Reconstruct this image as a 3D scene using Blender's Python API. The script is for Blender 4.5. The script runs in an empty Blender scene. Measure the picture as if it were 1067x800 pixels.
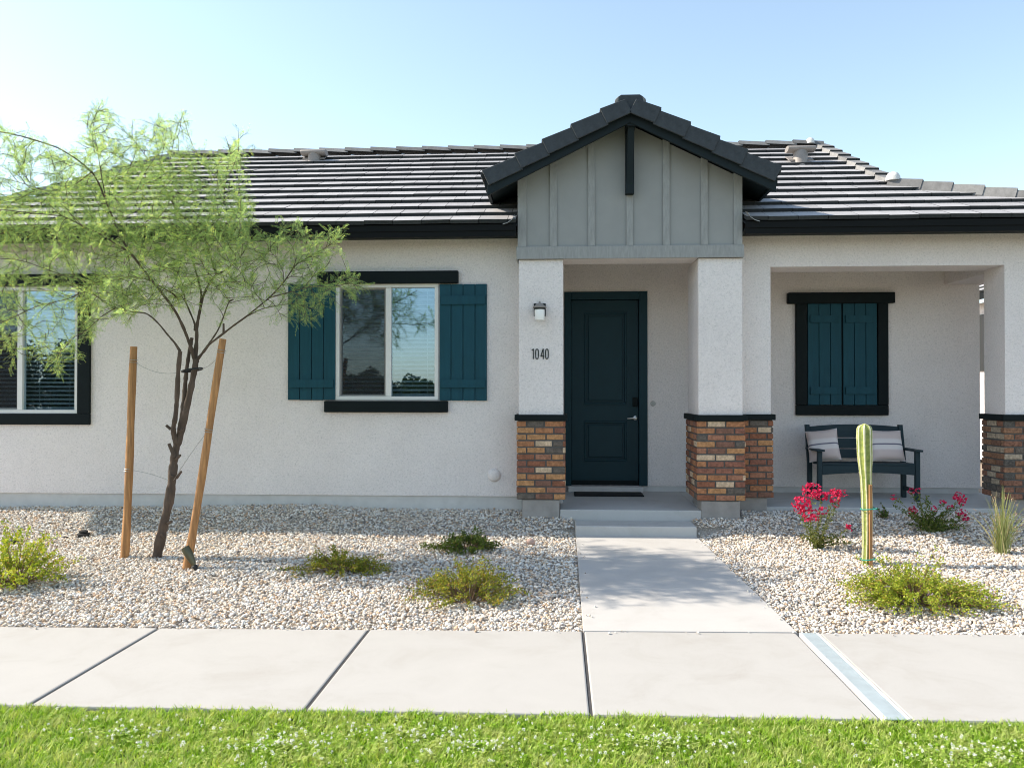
import bpy, bmesh, math, random
import numpy as np
from mathutils import Vector, Matrix, noise

R = math.radians
PI = math.pi
scene = bpy.context.scene
COL = scene.collection
rng = random.Random(7)
nrg = np.random.default_rng(11)

# ------------------------------------------------------------------ camera
F, CX, CY, H = 870.0, 533.5, 400.0, 1.69
YAW = math.atan(49.5 / F)
PIT = math.atan(8 / F)
cam = bpy.data.cameras.new('camera')
cam.sensor_width = 36.0
cam.lens = F * 36.0 / 1067.0
cam.clip_end = 3000
cam_o = bpy.data.objects.new('camera', cam)
COL.objects.link(cam_o)
cam_o.location = (0, 0, H)
cam_o.rotation_euler = (PI / 2 + PIT, 0, YAW)
scene.camera = cam_o


def ray(px, py):
    x = (px - CX) / F
    y = -(py - CY) / F
    cy, sy, cp, sp = math.cos(YAW), math.sin(YAW), math.cos(PIT), math.sin(PIT)
    return Vector((-sy * cp + cy * x + sy * sp * y, cy * cp + sy * x - cy * sp * y, sp + cp * y))


def at(px, py, Y):
    d = ray(px, py)
    t = Y / d.y
    return Vector((d.x * t, Y, H + d.z * t))


def rect(px0, py0, px1, py1, Y):
    mx, my = (px0 + px1) / 2, (py0 + py1) / 2
    return at(px0, my, Y).x, at(px1, my, Y).x, at(mx, py1, Y).z, at(mx, py0, Y).z


# ------------------------------------------------------------------ materials
def new_mat(name):
    m = bpy.data.materials.new(name)
    m.use_nodes = True
    nt = m.node_tree
    b = nt.nodes['Principled BSDF']
    return m, nt, b


def N(nt, t, **kw):
    n = nt.nodes.new(t)
    for k, v in kw.items():
        if k in n.inputs:
            n.inputs[k].default_value = v
        else:
            setattr(n, k, v)
    return n


def ramp(nt, src, stops, interp='LINEAR'):
    r = nt.nodes.new('ShaderNodeValToRGB')
    r.color_ramp.interpolation = interp
    e = r.color_ramp.elements
    while len(e) < len(stops):
        e.new(0.5)
    for i, (p, c) in enumerate(stops):
        e[i].position = p
        e[i].color = (c[0], c[1], c[2], 1)
    nt.links.new(src, r.inputs[0])
    return r.outputs[0]


def mat(name, col, rough=0.7, var=0.12, scale=6.0, bump=0.0, bscale=120.0, bdist=0.004, metal=0.0, spec=0.5, detail=6, stretch=None):
    m, nt, b = new_mat(name)
    tc = N(nt, 'ShaderNodeTexCoord')
    src = tc.outputs['Object']
    if stretch:
        mp = N(nt, 'ShaderNodeMapping')
        mp.inputs['Scale'].default_value = stretch
        nt.links.new(src, mp.inputs[0])
        src = mp.outputs[0]
    n = N(nt, 'ShaderNodeTexNoise', Scale=scale, Detail=detail, Roughness=0.6)
    nt.links.new(src, n.inputs['Vector'])
    lo = [c * (1 - var) for c in col]
    hi = [min(1, c * (1 + var)) for c in col]
    nt.links.new(ramp(nt, n.outputs['Fac'], [(0.3, lo), (0.7, hi)]), b.inputs['Base Color'])
    b.inputs['Roughness'].default_value = rough
    b.inputs['Metallic'].default_value = metal
    b.inputs['Specular IOR Level'].default_value = spec
    if bump:
        n2 = N(nt, 'ShaderNodeTexNoise', Scale=bscale, Detail=5, Roughness=0.65)
        nt.links.new(src, n2.inputs['Vector'])
        bp = N(nt, 'ShaderNodeBump', Strength=bump, Distance=bdist)
        nt.links.new(n2.outputs['Fac'], bp.inputs['Height'])
        nt.links.new(bp.outputs[0], b.inputs['Normal'])
    return m


def mat_island(name, stops, rough=0.8, bump=0.0, bscale=150.0, bdist=0.003, mottle=0.25, interp='LINEAR', spec=0.4, mscale=60.0):
    """colour differs from piece to piece (bricks, stones, tiles)"""
    m, nt, b = new_mat(name)
    g = N(nt, 'ShaderNodeNewGeometry')
    c = ramp(nt, g.outputs['Random Per Island'], stops, interp)
    tc = N(nt, 'ShaderNodeTexCoord')
    n = N(nt, 'ShaderNodeTexNoise', Scale=mscale, Detail=4, Roughness=0.7)
    nt.links.new(tc.outputs['Object'], n.inputs['Vector'])
    f = ramp(nt, n.outputs['Fac'], [(0.3, (1 - mottle,) * 3), (0.7, (1 + mottle * 0.5,) * 3)])
    mx = N(nt, 'ShaderNodeMix', data_type='RGBA', blend_type='MULTIPLY')
    mx.inputs[0].default_value = 1
    nt.links.new(c, mx.inputs[6])
    nt.links.new(f, mx.inputs[7])
    nt.links.new(mx.outputs[2], b.inputs['Base Color'])
    b.inputs['Roughness'].default_value = rough
    b.inputs['Specular IOR Level'].default_value = spec
    if bump:
        n2 = N(nt, 'ShaderNodeTexNoise', Scale=bscale, Detail=4)
        nt.links.new(tc.outputs['Object'], n2.inputs['Vector'])
        bp = N(nt, 'ShaderNodeBump', Strength=bump, Distance=bdist)
        nt.links.new(n2.outputs['Fac'], bp.inputs['Height'])
        nt.links.new(bp.outputs[0], b.inputs['Normal'])
    return m


def mat_leaf(name, stops, trans=0.45, rough=0.55, tint=(1.25, 1.2, 0.6)):
    m, nt, b = new_mat(name)
    g = N(nt, 'ShaderNodeNewGeometry')
    c = ramp(nt, g.outputs['Random Per Island'], stops)
    nt.links.new(c, b.inputs['Base Color'])
    b.inputs['Roughness'].default_value = rough
    b.inputs['Specular IOR Level'].default_value = 0.3
    tr = N(nt, 'ShaderNodeBsdfTranslucent')
    mx = N(nt, 'ShaderNodeMix', data_type='RGBA', blend_type='MULTIPLY')
    mx.inputs[0].default_value = 1
    mx.inputs[7].default_value = (*tint, 1)
    nt.links.new(c, mx.inputs[6])
    nt.links.new(mx.outputs[2], tr.inputs['Color'])
    ms = N(nt, 'ShaderNodeMixShader')
    ms.inputs[0].default_value = trans
    nt.links.new(b.outputs[0], ms.inputs[1])
    nt.links.new(tr.outputs[0], ms.inputs[2])
    nt.links.new(ms.outputs[0], nt.nodes['Material Output'].inputs['Surface'])
    return m


def mat_stucco():
    m, nt, b = new_mat('stucco')
    tc = N(nt, 'ShaderNodeTexCoord')
    v = tc.outputs['Object']
    n = N(nt, 'ShaderNodeTexNoise', Scale=1.3, Detail=8, Roughness=0.65)
    nt.links.new(v, n.inputs['Vector'])
    base = ramp(nt, n.outputs['Fac'], [(0.3, (0.765, 0.705, 0.677)), (0.7, (0.835, 0.775, 0.747))])
    p = N(nt, 'ShaderNodeTexNoise', Scale=48, Detail=4, Roughness=0.8)
    nt.links.new(v, p.inputs['Vector'])
    pf = ramp(nt, p.outputs['Fac'], [(0.27, (0.60, 0.60, 0.60)), (0.40, (0.90, 0.90, 0.90)), (0.55, (1.0, 1.0, 1.0)), (0.75, (1.06, 1.06, 1.06))])
    mx = N(nt, 'ShaderNodeMix', data_type='RGBA', blend_type='MULTIPLY')
    mx.inputs[0].default_value = 1
    nt.links.new(base, mx.inputs[6])
    nt.links.new(pf, mx.inputs[7])
    nt.links.new(mx.outputs[2], b.inputs['Base Color'])
    b.inputs['Roughness'].default_value = 0.92
    b.inputs['Specular IOR Level'].default_value = 0.2
    n2 = N(nt, 'ShaderNodeTexNoise', Scale=70, Detail=6, Roughness=0.7)
    nt.links.new(v, n2.inputs['Vector'])
    bp = N(nt, 'ShaderNodeBump', Strength=0.9, Distance=0.010)
    nt.links.new(n2.outputs['Fac'], bp.inputs['Height'])
    n3 = N(nt, 'ShaderNodeTexNoise', Scale=9, Detail=4, Roughness=0.6)
    nt.links.new(v, n3.inputs['Vector'])
    bp2 = N(nt, 'ShaderNodeBump', Strength=0.35, Distance=0.012)
    nt.links.new(n3.outputs['Fac'], bp2.inputs['Height'])
    nt.links.new(bp.outputs[0], bp2.inputs['Normal'])
    nt.links.new(bp2.outputs[0], b.inputs['Normal'])
    return m


def mat_concrete(name, col, stain=(0.8, 0.76, 0.72)):
    m, nt, b = new_mat(name)
    tc = N(nt, 'ShaderNodeTexCoord')
    v = tc.outputs['Object']
    n = N(nt, 'ShaderNodeTexNoise', Scale=2.2, Detail=9, Roughness=0.68, Distortion=0.6)
    nt.links.new(v, n.inputs['Vector'])
    base = ramp(nt, n.outputs['Fac'], [(0.28, [c * s for c, s in zip(col, stain)]), (0.5, col), (0.75, [min(1, c * 1.05) for c in col])])
    mp = N(nt, 'ShaderNodeMapping')
    mp.inputs['Scale'].default_value = (1.5, 60, 10)
    nt.links.new(v, mp.inputs[0])
    br = N(nt, 'ShaderNodeTexNoise', Scale=3, Detail=3)
    nt.links.new(mp.outputs[0], br.inputs['Vector'])
    sp = N(nt, 'ShaderNodeTexNoise', Scale=160, Detail=2, Roughness=0.8)
    nt.links.new(v, sp.inputs['Vector'])
    sf = ramp(nt, sp.outputs['Fac'], [(0.30, (0.72, 0.70, 0.68)), (0.40, (1, 1, 1))])
    mx = N(nt, 'ShaderNodeMix', data_type='RGBA', blend_type='MULTIPLY')
    mx.inputs[0].default_value = 0.7
    nt.links.new(base, mx.inputs[6])
    nt.links.new(sf, mx.inputs[7])
    nt.links.new(mx.outputs[2], b.inputs['Base Color'])
    b.inputs['Roughness'].default_value = 0.88
    b.inputs['Specular IOR Level'].default_value = 0.3
    bp = N(nt, 'ShaderNodeBump', Strength=0.25, Distance=0.002)
    nt.links.new(br.outputs['Fac'], bp.inputs['Height'])
    nt.links.new(bp.outputs[0], b.inputs['Normal'])
    return m


def mat_glass(name, refl=0.32, tint=(0.75, 0.82, 0.85)):
    m, nt, b = new_mat(name)
    gl = N(nt, 'ShaderNodeBsdfGlossy')
    gl.inputs['Roughness'].default_value = 0.005
    gl.inputs['Color'].default_value = (0.62, 0.83, 1, 1)
    tp = N(nt, 'ShaderNodeBsdfTransparent')
    tp.inputs['Color'].default_value = (*tint, 1)
    ms = N(nt, 'ShaderNodeMixShader')
    ms.inputs[0].default_value = refl
    nt.links.new(tp.outputs[0], ms.inputs[1])
    nt.links.new(gl.outputs[0], ms.inputs[2])
    nt.links.new(ms.outputs[0], nt.nodes['Material Output'].inputs['Surface'])
    return m


def mat_screen():
    m, nt, b = new_mat('insect_screen')
    b.inputs['Base Color'].default_value = (0.02, 0.02, 0.022, 1)
    b.inputs['Roughness'].default_value = 0.9
    tp = N(nt, 'ShaderNodeBsdfTransparent')
    ms = N(nt, 'ShaderNodeMixShader')
    ms.inputs[0].default_value = 0.33
    nt.links.new(tp.outputs[0], ms.inputs[1])
    nt.links.new(b.outputs[0], ms.inputs[2])
    nt.links.new(ms.outputs[0], nt.nodes['Material Output'].inputs['Surface'])
    return m


M = {}
M['stucco'] = mat_stucco()
M['foundation'] = mat('foundation_concrete', (0.55, 0.54, 0.52), 0.9, 0.08, 8, 0.4, 60)
M['footing'] = mat('footing_concrete', (0.30, 0.28, 0.26), 0.9, 0.15, 7, 0.5, 60)
M['concrete'] = mat_concrete('walk_concrete', (0.405, 0.39, 0.37), (0.91, 0.895, 0.875))
M['walk'] = mat_concrete('path_concrete', (0.465, 0.448, 0.43), (0.92, 0.91, 0.90))
M['porch'] = mat_concrete('porch_concrete', (0.46, 0.455, 0.44), (0.85, 0.84, 0.82))
M['teal'] = mat('teal_paint', (0.0065, 0.058, 0.082), 0.55, 0.12, 5, 0.35, 40, 0.003, spec=0.22, stretch=(6, 6, 0.6))
M['teal_dark'] = mat('dark_teal_paint', (0.0025, 0.029, 0.041), 0.42, 0.08, 5, 0.1, 60, 0.002, spec=0.2)
M['black'] = mat('black_paint', (0.004, 0.0085, 0.0095), 0.6, 0.15, 7, 0.35, 60, 0.003, spec=0.15)
M['fascia'] = mat('fascia_paint', (0.006, 0.0072, 0.0075), 0.6, 0.12, 5, 0.25, 50, 0.002, stretch=(0.5, 4, 6), spec=0.12)
M['barge'] = mat('barge_paint', (0.012, 0.019, 0.022), 0.6, 0.12, 5, 0.25, 50, 0.002, spec=0.15)
M['siding'] = mat('grey_siding', (0.285, 0.288, 0.278), 0.75, 0.05, 3, 0.15, 90, 0.002)
M['batten'] = mat('grey_batten', (0.285, 0.288, 0.278), 0.75, 0.13, 10, 0.3, 60, 0.003, stretch=(4, 4, 0.8))
M['vinyl'] = mat('white_vinyl', (0.72, 0.71, 0.68), 0.45, 0.03)
M['interior'] = mat('interior', (0.28, 0.26, 0.24), 0.9, 0.1)
M['blind'] = mat('white_blind', (0.72, 0.73, 0.72), 0.6, 0.03)
M['glass'] = mat_glass('window_glass', 0.22)
M['screen'] = mat_screen()
M['metal'] = mat('brushed_nickel', (0.62, 0.6, 0.57), 0.28, 0.05, metal=1)
M['darkmetal'] = mat('bronze_metal', (0.018, 0.02, 0.022), 0.4, 0.1, metal=0.6)
M['galv'] = mat('galvanised_plate', (0.47, 0.54, 0.565), 0.5, 0.1, 9, 0.15, 40, 0.001, metal=0.35)
M['whiteframe'] = mat('white_frame', (0.74, 0.73, 0.71), 0.7, 0.06, 8, 0.2, 80)
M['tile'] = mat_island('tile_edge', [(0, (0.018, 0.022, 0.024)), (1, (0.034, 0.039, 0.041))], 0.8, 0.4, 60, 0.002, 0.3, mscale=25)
M['tiletop_sunlit'] = mat_island('sunlit_tile_top', [(0, (0.325, 0.318, 0.325)), (0.5, (0.37, 0.363, 0.37)), (1, (0.41, 0.402, 0.408))], 0.7, 0.3, 60, 0.002, 0.13, mscale=9)  # top faces paler than the edges: grazing sun sheen put into the colour
M['captop_sunlit'] = mat_island('sunlit_cap_top', [(0, (0.15, 0.148, 0.146)), (1, (0.24, 0.237, 0.232))], 0.75, 0.3, 60, 0.002, 0.25, mscale=12)  # cap tops paler than their ends, sunlight put into the colour
M['rake'] = mat_island('rake_tile', [(0, (0.034, 0.041, 0.048)), (1, (0.052, 0.061, 0.068))], 0.72, 0.4, 60, 0.002, 0.3, mscale=14)
M['rake_end'] = mat('tile_mortar', (0.19, 0.19, 0.185), 0.9, 0.25, 22, 0.5, 50)
M['mortarlump'] = mat('white_mortar', (0.62, 0.61, 0.58), 0.9, 0.15, 22, 0.7, 40)
M['vent'] = mat('vent_metal', (0.25, 0.225, 0.205), 0.6, 0.12, 9, metal=0.1)
M['flash'] = mat('flashing_metal', (0.42, 0.41, 0.39), 0.5, 0.15, 12, metal=0.3)
M['brick'] = mat_island('brick_faces', [(0.0, (0.267, 0.107, 0.059)), (0.2, (0.390, 0.176, 0.083)), (0.38, (0.468, 0.240, 0.107)),
                                        (0.54, (0.260, 0.111, 0.073)), (0.66, (0.351, 0.163, 0.098)), (0.77, (0.585, 0.429, 0.287)),
                                        (0.87, (0.137, 0.114, 0.093)), (0.93, (0.221, 0.111, 0.076))], 0.9, 0.8, 70, 0.005, 0.45, 'CONSTANT', mscale=30)
M['brickgrey'] = mat_island('grey_brick_faces', [(0.0, (0.202, 0.104, 0.067)), (0.22, (0.111, 0.096, 0.081)), (0.42, (0.273, 0.143, 0.081)),
                                                 (0.58, (0.390, 0.312, 0.226)), (0.72, (0.143, 0.114, 0.090)), (0.86, (0.247, 0.117, 0.073))], 0.9, 0.8, 70, 0.005, 0.6, 'CONSTANT', mscale=38)
M['mortar'] = mat('mortar', (0.10, 0.096, 0.09), 0.95, 0.15, 20, 0.6, 90)
M['stones'] = mat_island('crushed_stone', [(0.0, (0.66, 0.565, 0.46)), (0.16, (0.76, 0.71, 0.64)), (0.32, (0.50, 0.36, 0.24)), (0.39, (0.80, 0.77, 0.72)),
                                           (0.56, (0.40, 0.36, 0.33)), (0.63, (0.73, 0.62, 0.51)), (0.79, (0.58, 0.56, 0.55)), (0.88, (0.62, 0.43, 0.29)), (0.93, (0.24, 0.21, 0.19)), (0.97, (0.80, 0.74, 0.66))],
                         0.9, 0.0, mottle=0.3, interp='CONSTANT', mscale=45)
M['gravelbed'] = mat('gravel_fines', (0.40, 0.36, 0.31), 0.95, 0.4, 60, 0.8, 90, 0.01)
M['soil'] = mat('soil', (0.24, 0.19, 0.14), 0.95, 0.25, 3, 0.6, 30, 0.02)
M['lawnsoil'] = mat('lawn_soil', (0.045, 0.07, 0.014), 0.95, 0.4, 20, 0.6, 50, 0.01)
M['bark'] = mat('bark', (0.10, 0.071, 0.052), 0.95, 0.35, 16, 0.9, 60, 0.01, stretch=(1, 1, 0.35))
M['wood'] = mat('stake_wood', (0.37, 0.185, 0.07), 0.8, 0.42, 9, 0.4, 50, 0.003, stretch=(5, 5, 0.35))
M['bench'] = mat('bench_slats', (0.015, 0.032, 0.040), 0.55, 0.1, 6, 0.2, 50, 0.002, stretch=(0.6, 6, 6), spec=0.25)
M['rubber'] = mat('black_rubber', (0.012, 0.012, 0.012), 0.6, 0.1)
M['wire'] = mat('wire', (0.38, 0.37, 0.35), 0.4, 0.05, metal=0.8)
M['olive'] = mat('olive_enamel', (0.10, 0.095, 0.055), 0.4, 0.1, metal=0.4)
M['rock'] = mat('pink_rock', (0.48, 0.33, 0.27), 0.9, 0.2, 14, 0.6, 40, 0.01)
M['tie'] = mat('green_tie', (0.02, 0.26, 0.20), 0.5, 0.05)
M['jointfill'] = mat('joint_filler', (0.05, 0.048, 0.05), 0.9, 0.3, 30)
M['mat'] = mat('doormat', (0.010, 0.011, 0.012), 0.95, 0.3, 60, 0.8, 200, 0.004)
M['reflbush'] = None

M['treeleaf'] = mat_leaf('mesquite_leaf', [(0, (0.165, 0.265, 0.115)), (0.5, (0.25, 0.36, 0.15)), (0.88, (0.38, 0.455, 0.17)), (1.0, (0.62, 0.60, 0.13))], 0.62, tint=(1.45, 1.5, 1.1))
M['shrubleaf'] = mat_leaf('shrub_leaf', [(0, (0.13, 0.175, 0.025)), (0.5, (0.25, 0.295, 0.04)), (0.8, (0.44, 0.41, 0.06)), (1.0, (0.36, 0.19, 0.06))], 0.4)
M['limeleaf'] = mat_leaf('lime_leaf', [(0, (0.16, 0.25, 0.025)), (0.5, (0.33, 0.41, 0.045)), (0.85, (0.52, 0.54, 0.08)), (1.0, (0.45, 0.27, 0.08))], 0.42)
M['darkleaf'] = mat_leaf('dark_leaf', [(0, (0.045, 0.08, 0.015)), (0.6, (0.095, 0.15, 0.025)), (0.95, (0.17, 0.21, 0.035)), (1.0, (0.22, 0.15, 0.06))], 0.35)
M['roseleaf'] = mat_leaf('broad_leaf', [(0, (0.06, 0.095, 0.02)), (0.6, (0.13, 0.16, 0.035)), (1.0, (0.3, 0.28, 0.07))], 0.35)
M['petal'] = mat_leaf('pink_petal', [(0, (0.50, 0.012, 0.055)), (0.6, (0.64, 0.022, 0.10)), (1.0, (0.72, 0.07, 0.2))], 0.35, tint=(1.1, 0.9, 1.0))
M['lilac'] = mat_leaf('lilac_petal', [(0, (0.45, 0.27, 0.62)), (1, (0.6, 0.42, 0.75))], 0.3, tint=(1, 1, 1))
M['blade'] = mat_leaf('reed_blade', [(0, (0.22, 0.26, 0.09)), (0.6, (0.34, 0.36, 0.15)), (1, (0.48, 0.40, 0.22))], 0.35, tint=(1.1, 1.1, 0.8))
M['grass'] = mat_leaf('lawn_blade', [(0, (0.13, 0.26, 0.012)), (0.45, (0.25, 0.44, 0.02)), (0.78, (0.38, 0.56, 0.05)), (0.92, (0.54, 0.62, 0.16)), (1, (0.68, 0.64, 0.34))], 0.42, tint=(1.2, 1.2, 0.6))
gnt = M['grass'].node_tree
gcr = next(x for x in gnt.nodes if x.type == 'VALTORGB')
ggeo = gnt.nodes.new('ShaderNodeNewGeometry')
gno = N(gnt, 'ShaderNodeTexNoise', Scale=9, Detail=6, Roughness=0.75)
gnt.links.new(ggeo.outputs['Position'], gno.inputs['Vector'])
gfa = ramp(gnt, gno.outputs['Fac'], [(0.44, (0, 0, 0)), (0.62, (0.75, 0.75, 0.75))])
gmx = N(gnt, 'ShaderNodeMix', data_type='RGBA')
gmx.inputs[7].default_value = (0.58, 0.60, 0.24, 1)
outs = [l.to_socket for l in gcr.outputs[0].links]
gnt.links.new(gfa, gmx.inputs[0])
gnt.links.new(gcr.outputs[0], gmx.inputs[6])
for so_ in outs:
    gnt.links.new(gmx.outputs[2], so_)
M['clover'] = mat_leaf('clover_petal', [(0, (0.78, 0.78, 0.70)), (1, (0.88, 0.86, 0.80))], 0.25, tint=(1, 1, 1))
M['stem'] = mat('green_stem', (0.16, 0.17, 0.06), 0.8, 0.25, 20)
M['twig'] = mat('shrub_twig', (0.17, 0.11, 0.06), 0.9, 0.25, 20)
M['hedge'] = mat_leaf('hedge_leaf', [(0, (0.02, 0.04, 0.01)), (1, (0.05, 0.08, 0.018))], 0.25)


def mat_cactus():
    m, nt, b = new_mat('cactus_skin')
    a = N(nt, 'ShaderNodeVertexColor')
    a.layer_name = 'rib'
    tc = N(nt, 'ShaderNodeTexCoord')
    n = N(nt, 'ShaderNodeTexNoise', Scale=28, Detail=4)
    nt.links.new(tc.outputs['Object'], n.inputs['Vector'])
    body = ramp(nt, n.outputs['Fac'], [(0.3, (0.115, 0.165, 0.028)), (0.7, (0.30, 0.33, 0.07))])
    edge = ramp(nt, n.outputs['Fac'], [(0.35, (0.58, 0.56, 0.30)), (0.65, (0.68, 0.65, 0.50))])
    mx = N(nt, 'ShaderNodeMix', data_type='RGBA')
    nt.links.new(a.outputs['Color'], mx.inputs[0])
    nt.links.new(body, mx.inputs[6])
    nt.links.new(edge, mx.inputs[7])
    nt.links.new(mx.outputs[2], b.inputs['Base Color'])
    b.inputs['Roughness'].default_value = 0.6
    return m


M['cactus'] = mat_cactus()


def mat_pillow():
    m, nt, b = new_mat('striped_linen')
    tc = N(nt, 'ShaderNodeTexCoord')
    sp = N(nt, 'ShaderNodeSeparateXYZ')
    nt.links.new(tc.outputs['Object'], sp.inputs[0])
    mr = N(nt, 'ShaderNodeMapRange')
    mr.inputs['From Min'].default_value = -0.21
    mr.inputs['From Max'].default_value = 0.21
    nt.links.new(sp.outputs['Z'], mr.inputs['Value'])
    beige = (0.60, 0.50, 0.47)
    white = (0.70, 0.65, 0.63)
    dark = (0.13, 0.12, 0.17)
    c = ramp(nt, mr.outputs[0], [(0, white), (0.07, beige), (0.30, beige), (0.36, white), (0.47, white), (0.485, dark), (0.51, dark), (0.525, white), (0.63, white), (0.69, beige), (0.94, beige), (0.96, white)])
    w = N(nt, 'ShaderNodeTexWave', Scale=45, Distortion=1.5)
    w.bands_direction = 'Z'
    nt.links.new(tc.outputs['Object'], w.inputs['Vector'])
    f = ramp(nt, w.outputs['Fac'], [(0, (0.9, 0.88, 0.88)), (1, (1, 1, 1))])
    mx = N(nt, 'ShaderNodeMix', data_type='RGBA', blend_type='MULTIPLY')
    mx.inputs[0].default_value = 1
    nt.links.new(c, mx.inputs[6])
    nt.links.new(f, mx.inputs[7])
    nt.links.new(mx.outputs[2], b.inputs['Base Color'])
    b.inputs['Roughness'].default_value = 0.95
    n2 = N(nt, 'ShaderNodeTexNoise', Scale=300, Detail=2)
    nt.links.new(tc.outputs['Object'], n2.inputs['Vector'])
    bp = N(nt, 'ShaderNodeBump', Strength=0.4, Distance=0.002)
    nt.links.new(n2.outputs['Fac'], bp.inputs['Height'])
    nt.links.new(bp.outputs[0], b.inputs['Normal'])
    return m


M['pillow'] = mat_pillow()


def mat_lampglass():
    m, nt, b = new_mat('frosted_lamp_glass')
    b.inputs['Base Color'].default_value = (0.88, 0.88, 0.86, 1)
    b.inputs['Roughness'].default_value = 0.25
    b.inputs['Subsurface Weight'].default_value = 0.0
    return m


M['lampglass'] = mat_lampglass()


# ------------------------------------------------------------------ object helpers
def wloc(o):
    v = Vector((0, 0, 0))
    while o is not None:
        v = v + o.location
        o = o.parent
    return v


class MB:
    """collects shapes in world coordinates and links them as one mesh object"""

    def __init__(self):
        self.v = []
        self.f = []
        self.mi = []

    def add(self, verts, faces, mi=0):
        b = len(self.v)
        self.v += [tuple(p) for p in verts]
        self.f += [tuple(i + b for i in f) for f in faces]
        self.mi += [mi] * len(faces) if isinstance(mi, int) else list(mi)
        return self

    def box(self, x0, x1, y0, y1, z0, z1, mi=0, mtx=None):
        vs = [Vector(p) for p in ((x0, y0, z0), (x1, y0, z0), (x1, y1, z0), (x0, y1, z0), (x0, y0, z1), (x1, y0, z1), (x1, y1, z1), (x0, y1, z1))]
        if mtx is not None:
            vs = [mtx @ p for p in vs]
        return self.add(vs, [(0, 3, 2, 1), (4, 5, 6, 7), (0, 1, 5, 4), (1, 2, 6, 5), (2, 3, 7, 6), (3, 0, 4, 7)], mi)

    def prism(self, pts, d, mi=0):
        """polygon pts (3D) extruded by vector d"""
        n = len(pts)
        d = Vector(d)
        a = [Vector(p) for p in pts]
        vs = a + [p + d for p in a]
        fs = [tuple(range(n))[::-1], tuple(range(n, 2 * n))] + [(i, (i + 1) % n, n + (i + 1) % n, n + i) for i in range(n)]
        return self.add(vs, fs, mi)

    def tube(self, pts, radii, n=8, caps=True, mi=0):
        pts = [Vector(p) for p in pts]
        if not isinstance(radii, (list, tuple)):
            radii = [radii] * len(pts)
        vs, fs = [], []
        ref = None
        for i, p in enumerate(pts):
            t = (pts[min(i + 1, len(pts) - 1)] - pts[max(i - 1, 0)])
            if t.length < 1e-9:
                t = Vector((0, 0, 1))
            t.normalize()
            if ref is None:
                ref = Vector((1, 0, 0)) if abs(t.x) < 0.8 else Vector((0, 1, 0))
            u = (ref - t * ref.dot(t)).normalized()
            ref = u
            w = t.cross(u)
            for k in range(n):
                a = 2 * PI * k / n
                vs.append(p + (u * math.cos(a) + w * math.sin(a)) * radii[i])
        for i in range(len(pts) - 1):
            for k in range(n):
                k2 = (k + 1) % n
                fs.append((i * n + k, i * n + k2, (i + 1) * n + k2, (i + 1) * n + k))
        if caps:
            fs.append(tuple(range(n))[::-1])
            b = (len(pts) - 1) * n
            fs.append(tuple(range(b, b + n)))
        return self.add(vs, fs, mi)

    def lathe(self, prof, origin=(0, 0, 0), axis='z', n=24, mi=0, mtx=None):
        """prof: list of (radius, height)"""
        o = Vector(origin)
        vs, fs = [], []
        for r, h in prof:
            for k in range(n):
                a = 2 * PI * k / n
                c, s = r * math.cos(a), r * math.sin(a)
                p = Vector((c, s, h)) if axis == 'z' else Vector((c, -h, s))
                if mtx is not None:
                    p = mtx @ p
                vs.append(o + p)
        for i in range(len(prof) - 1):
            for k in range(n):
                k2 = (k + 1) % n
                fs.append((i * n + k, i * n + k2, (i + 1) * n + k2, (i + 1) * n + k))
        fs.append(tuple(range(n))[::-1])
        b = (len(prof) - 1) * n
        fs.append(tuple(range(b, b + n)))
        return self.add(vs, fs, mi)

    def build(self, name, mats, parent=None, bevel=0.0, smooth=False, segs=2, origin=None):
        if not isinstance(mats, (list, tuple)):
            mats = [mats]
        a = np.array(self.v, dtype=float)
        if origin is None:
            origin = Vector(((a[:, 0].min() + a[:, 0].max()) / 2, (a[:, 1].min() + a[:, 1].max()) / 2, a[:, 2].min()))
        origin = Vector(origin)
        me = bpy.data.meshes.new(name)
        me.from_pydata((a - np.array(origin)).tolist(), [], self.f)
        for m in mats:
            me.materials.append(m)
        if len(mats) > 1:
            me.polygons.foreach_set('material_index', self.mi)
        me.update()
        bm = bmesh.new()
        bm.from_mesh(me)
        bmesh.ops.recalc_face_normals(bm, faces=bm.faces)
        bm.to_mesh(me)
        bm.free()
        if smooth:
            me.polygons.foreach_set('use_smooth', [True] * len(me.polygons))
            me.set_sharp_from_angle(angle=R(40))
        o = bpy.data.objects.new(name, me)
        COL.objects.link(o)
        if parent is not None:
            o.parent = parent
            o.location = origin - wloc(parent)
        else:
            o.location = origin
        if bevel:
            md = o.modifiers.new('bevel', 'BEVEL')
            md.width = bevel
            md.segments = segs
            md.limit_method = 'ANGLE'
            md.angle_limit = R(35)
        return o


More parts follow.
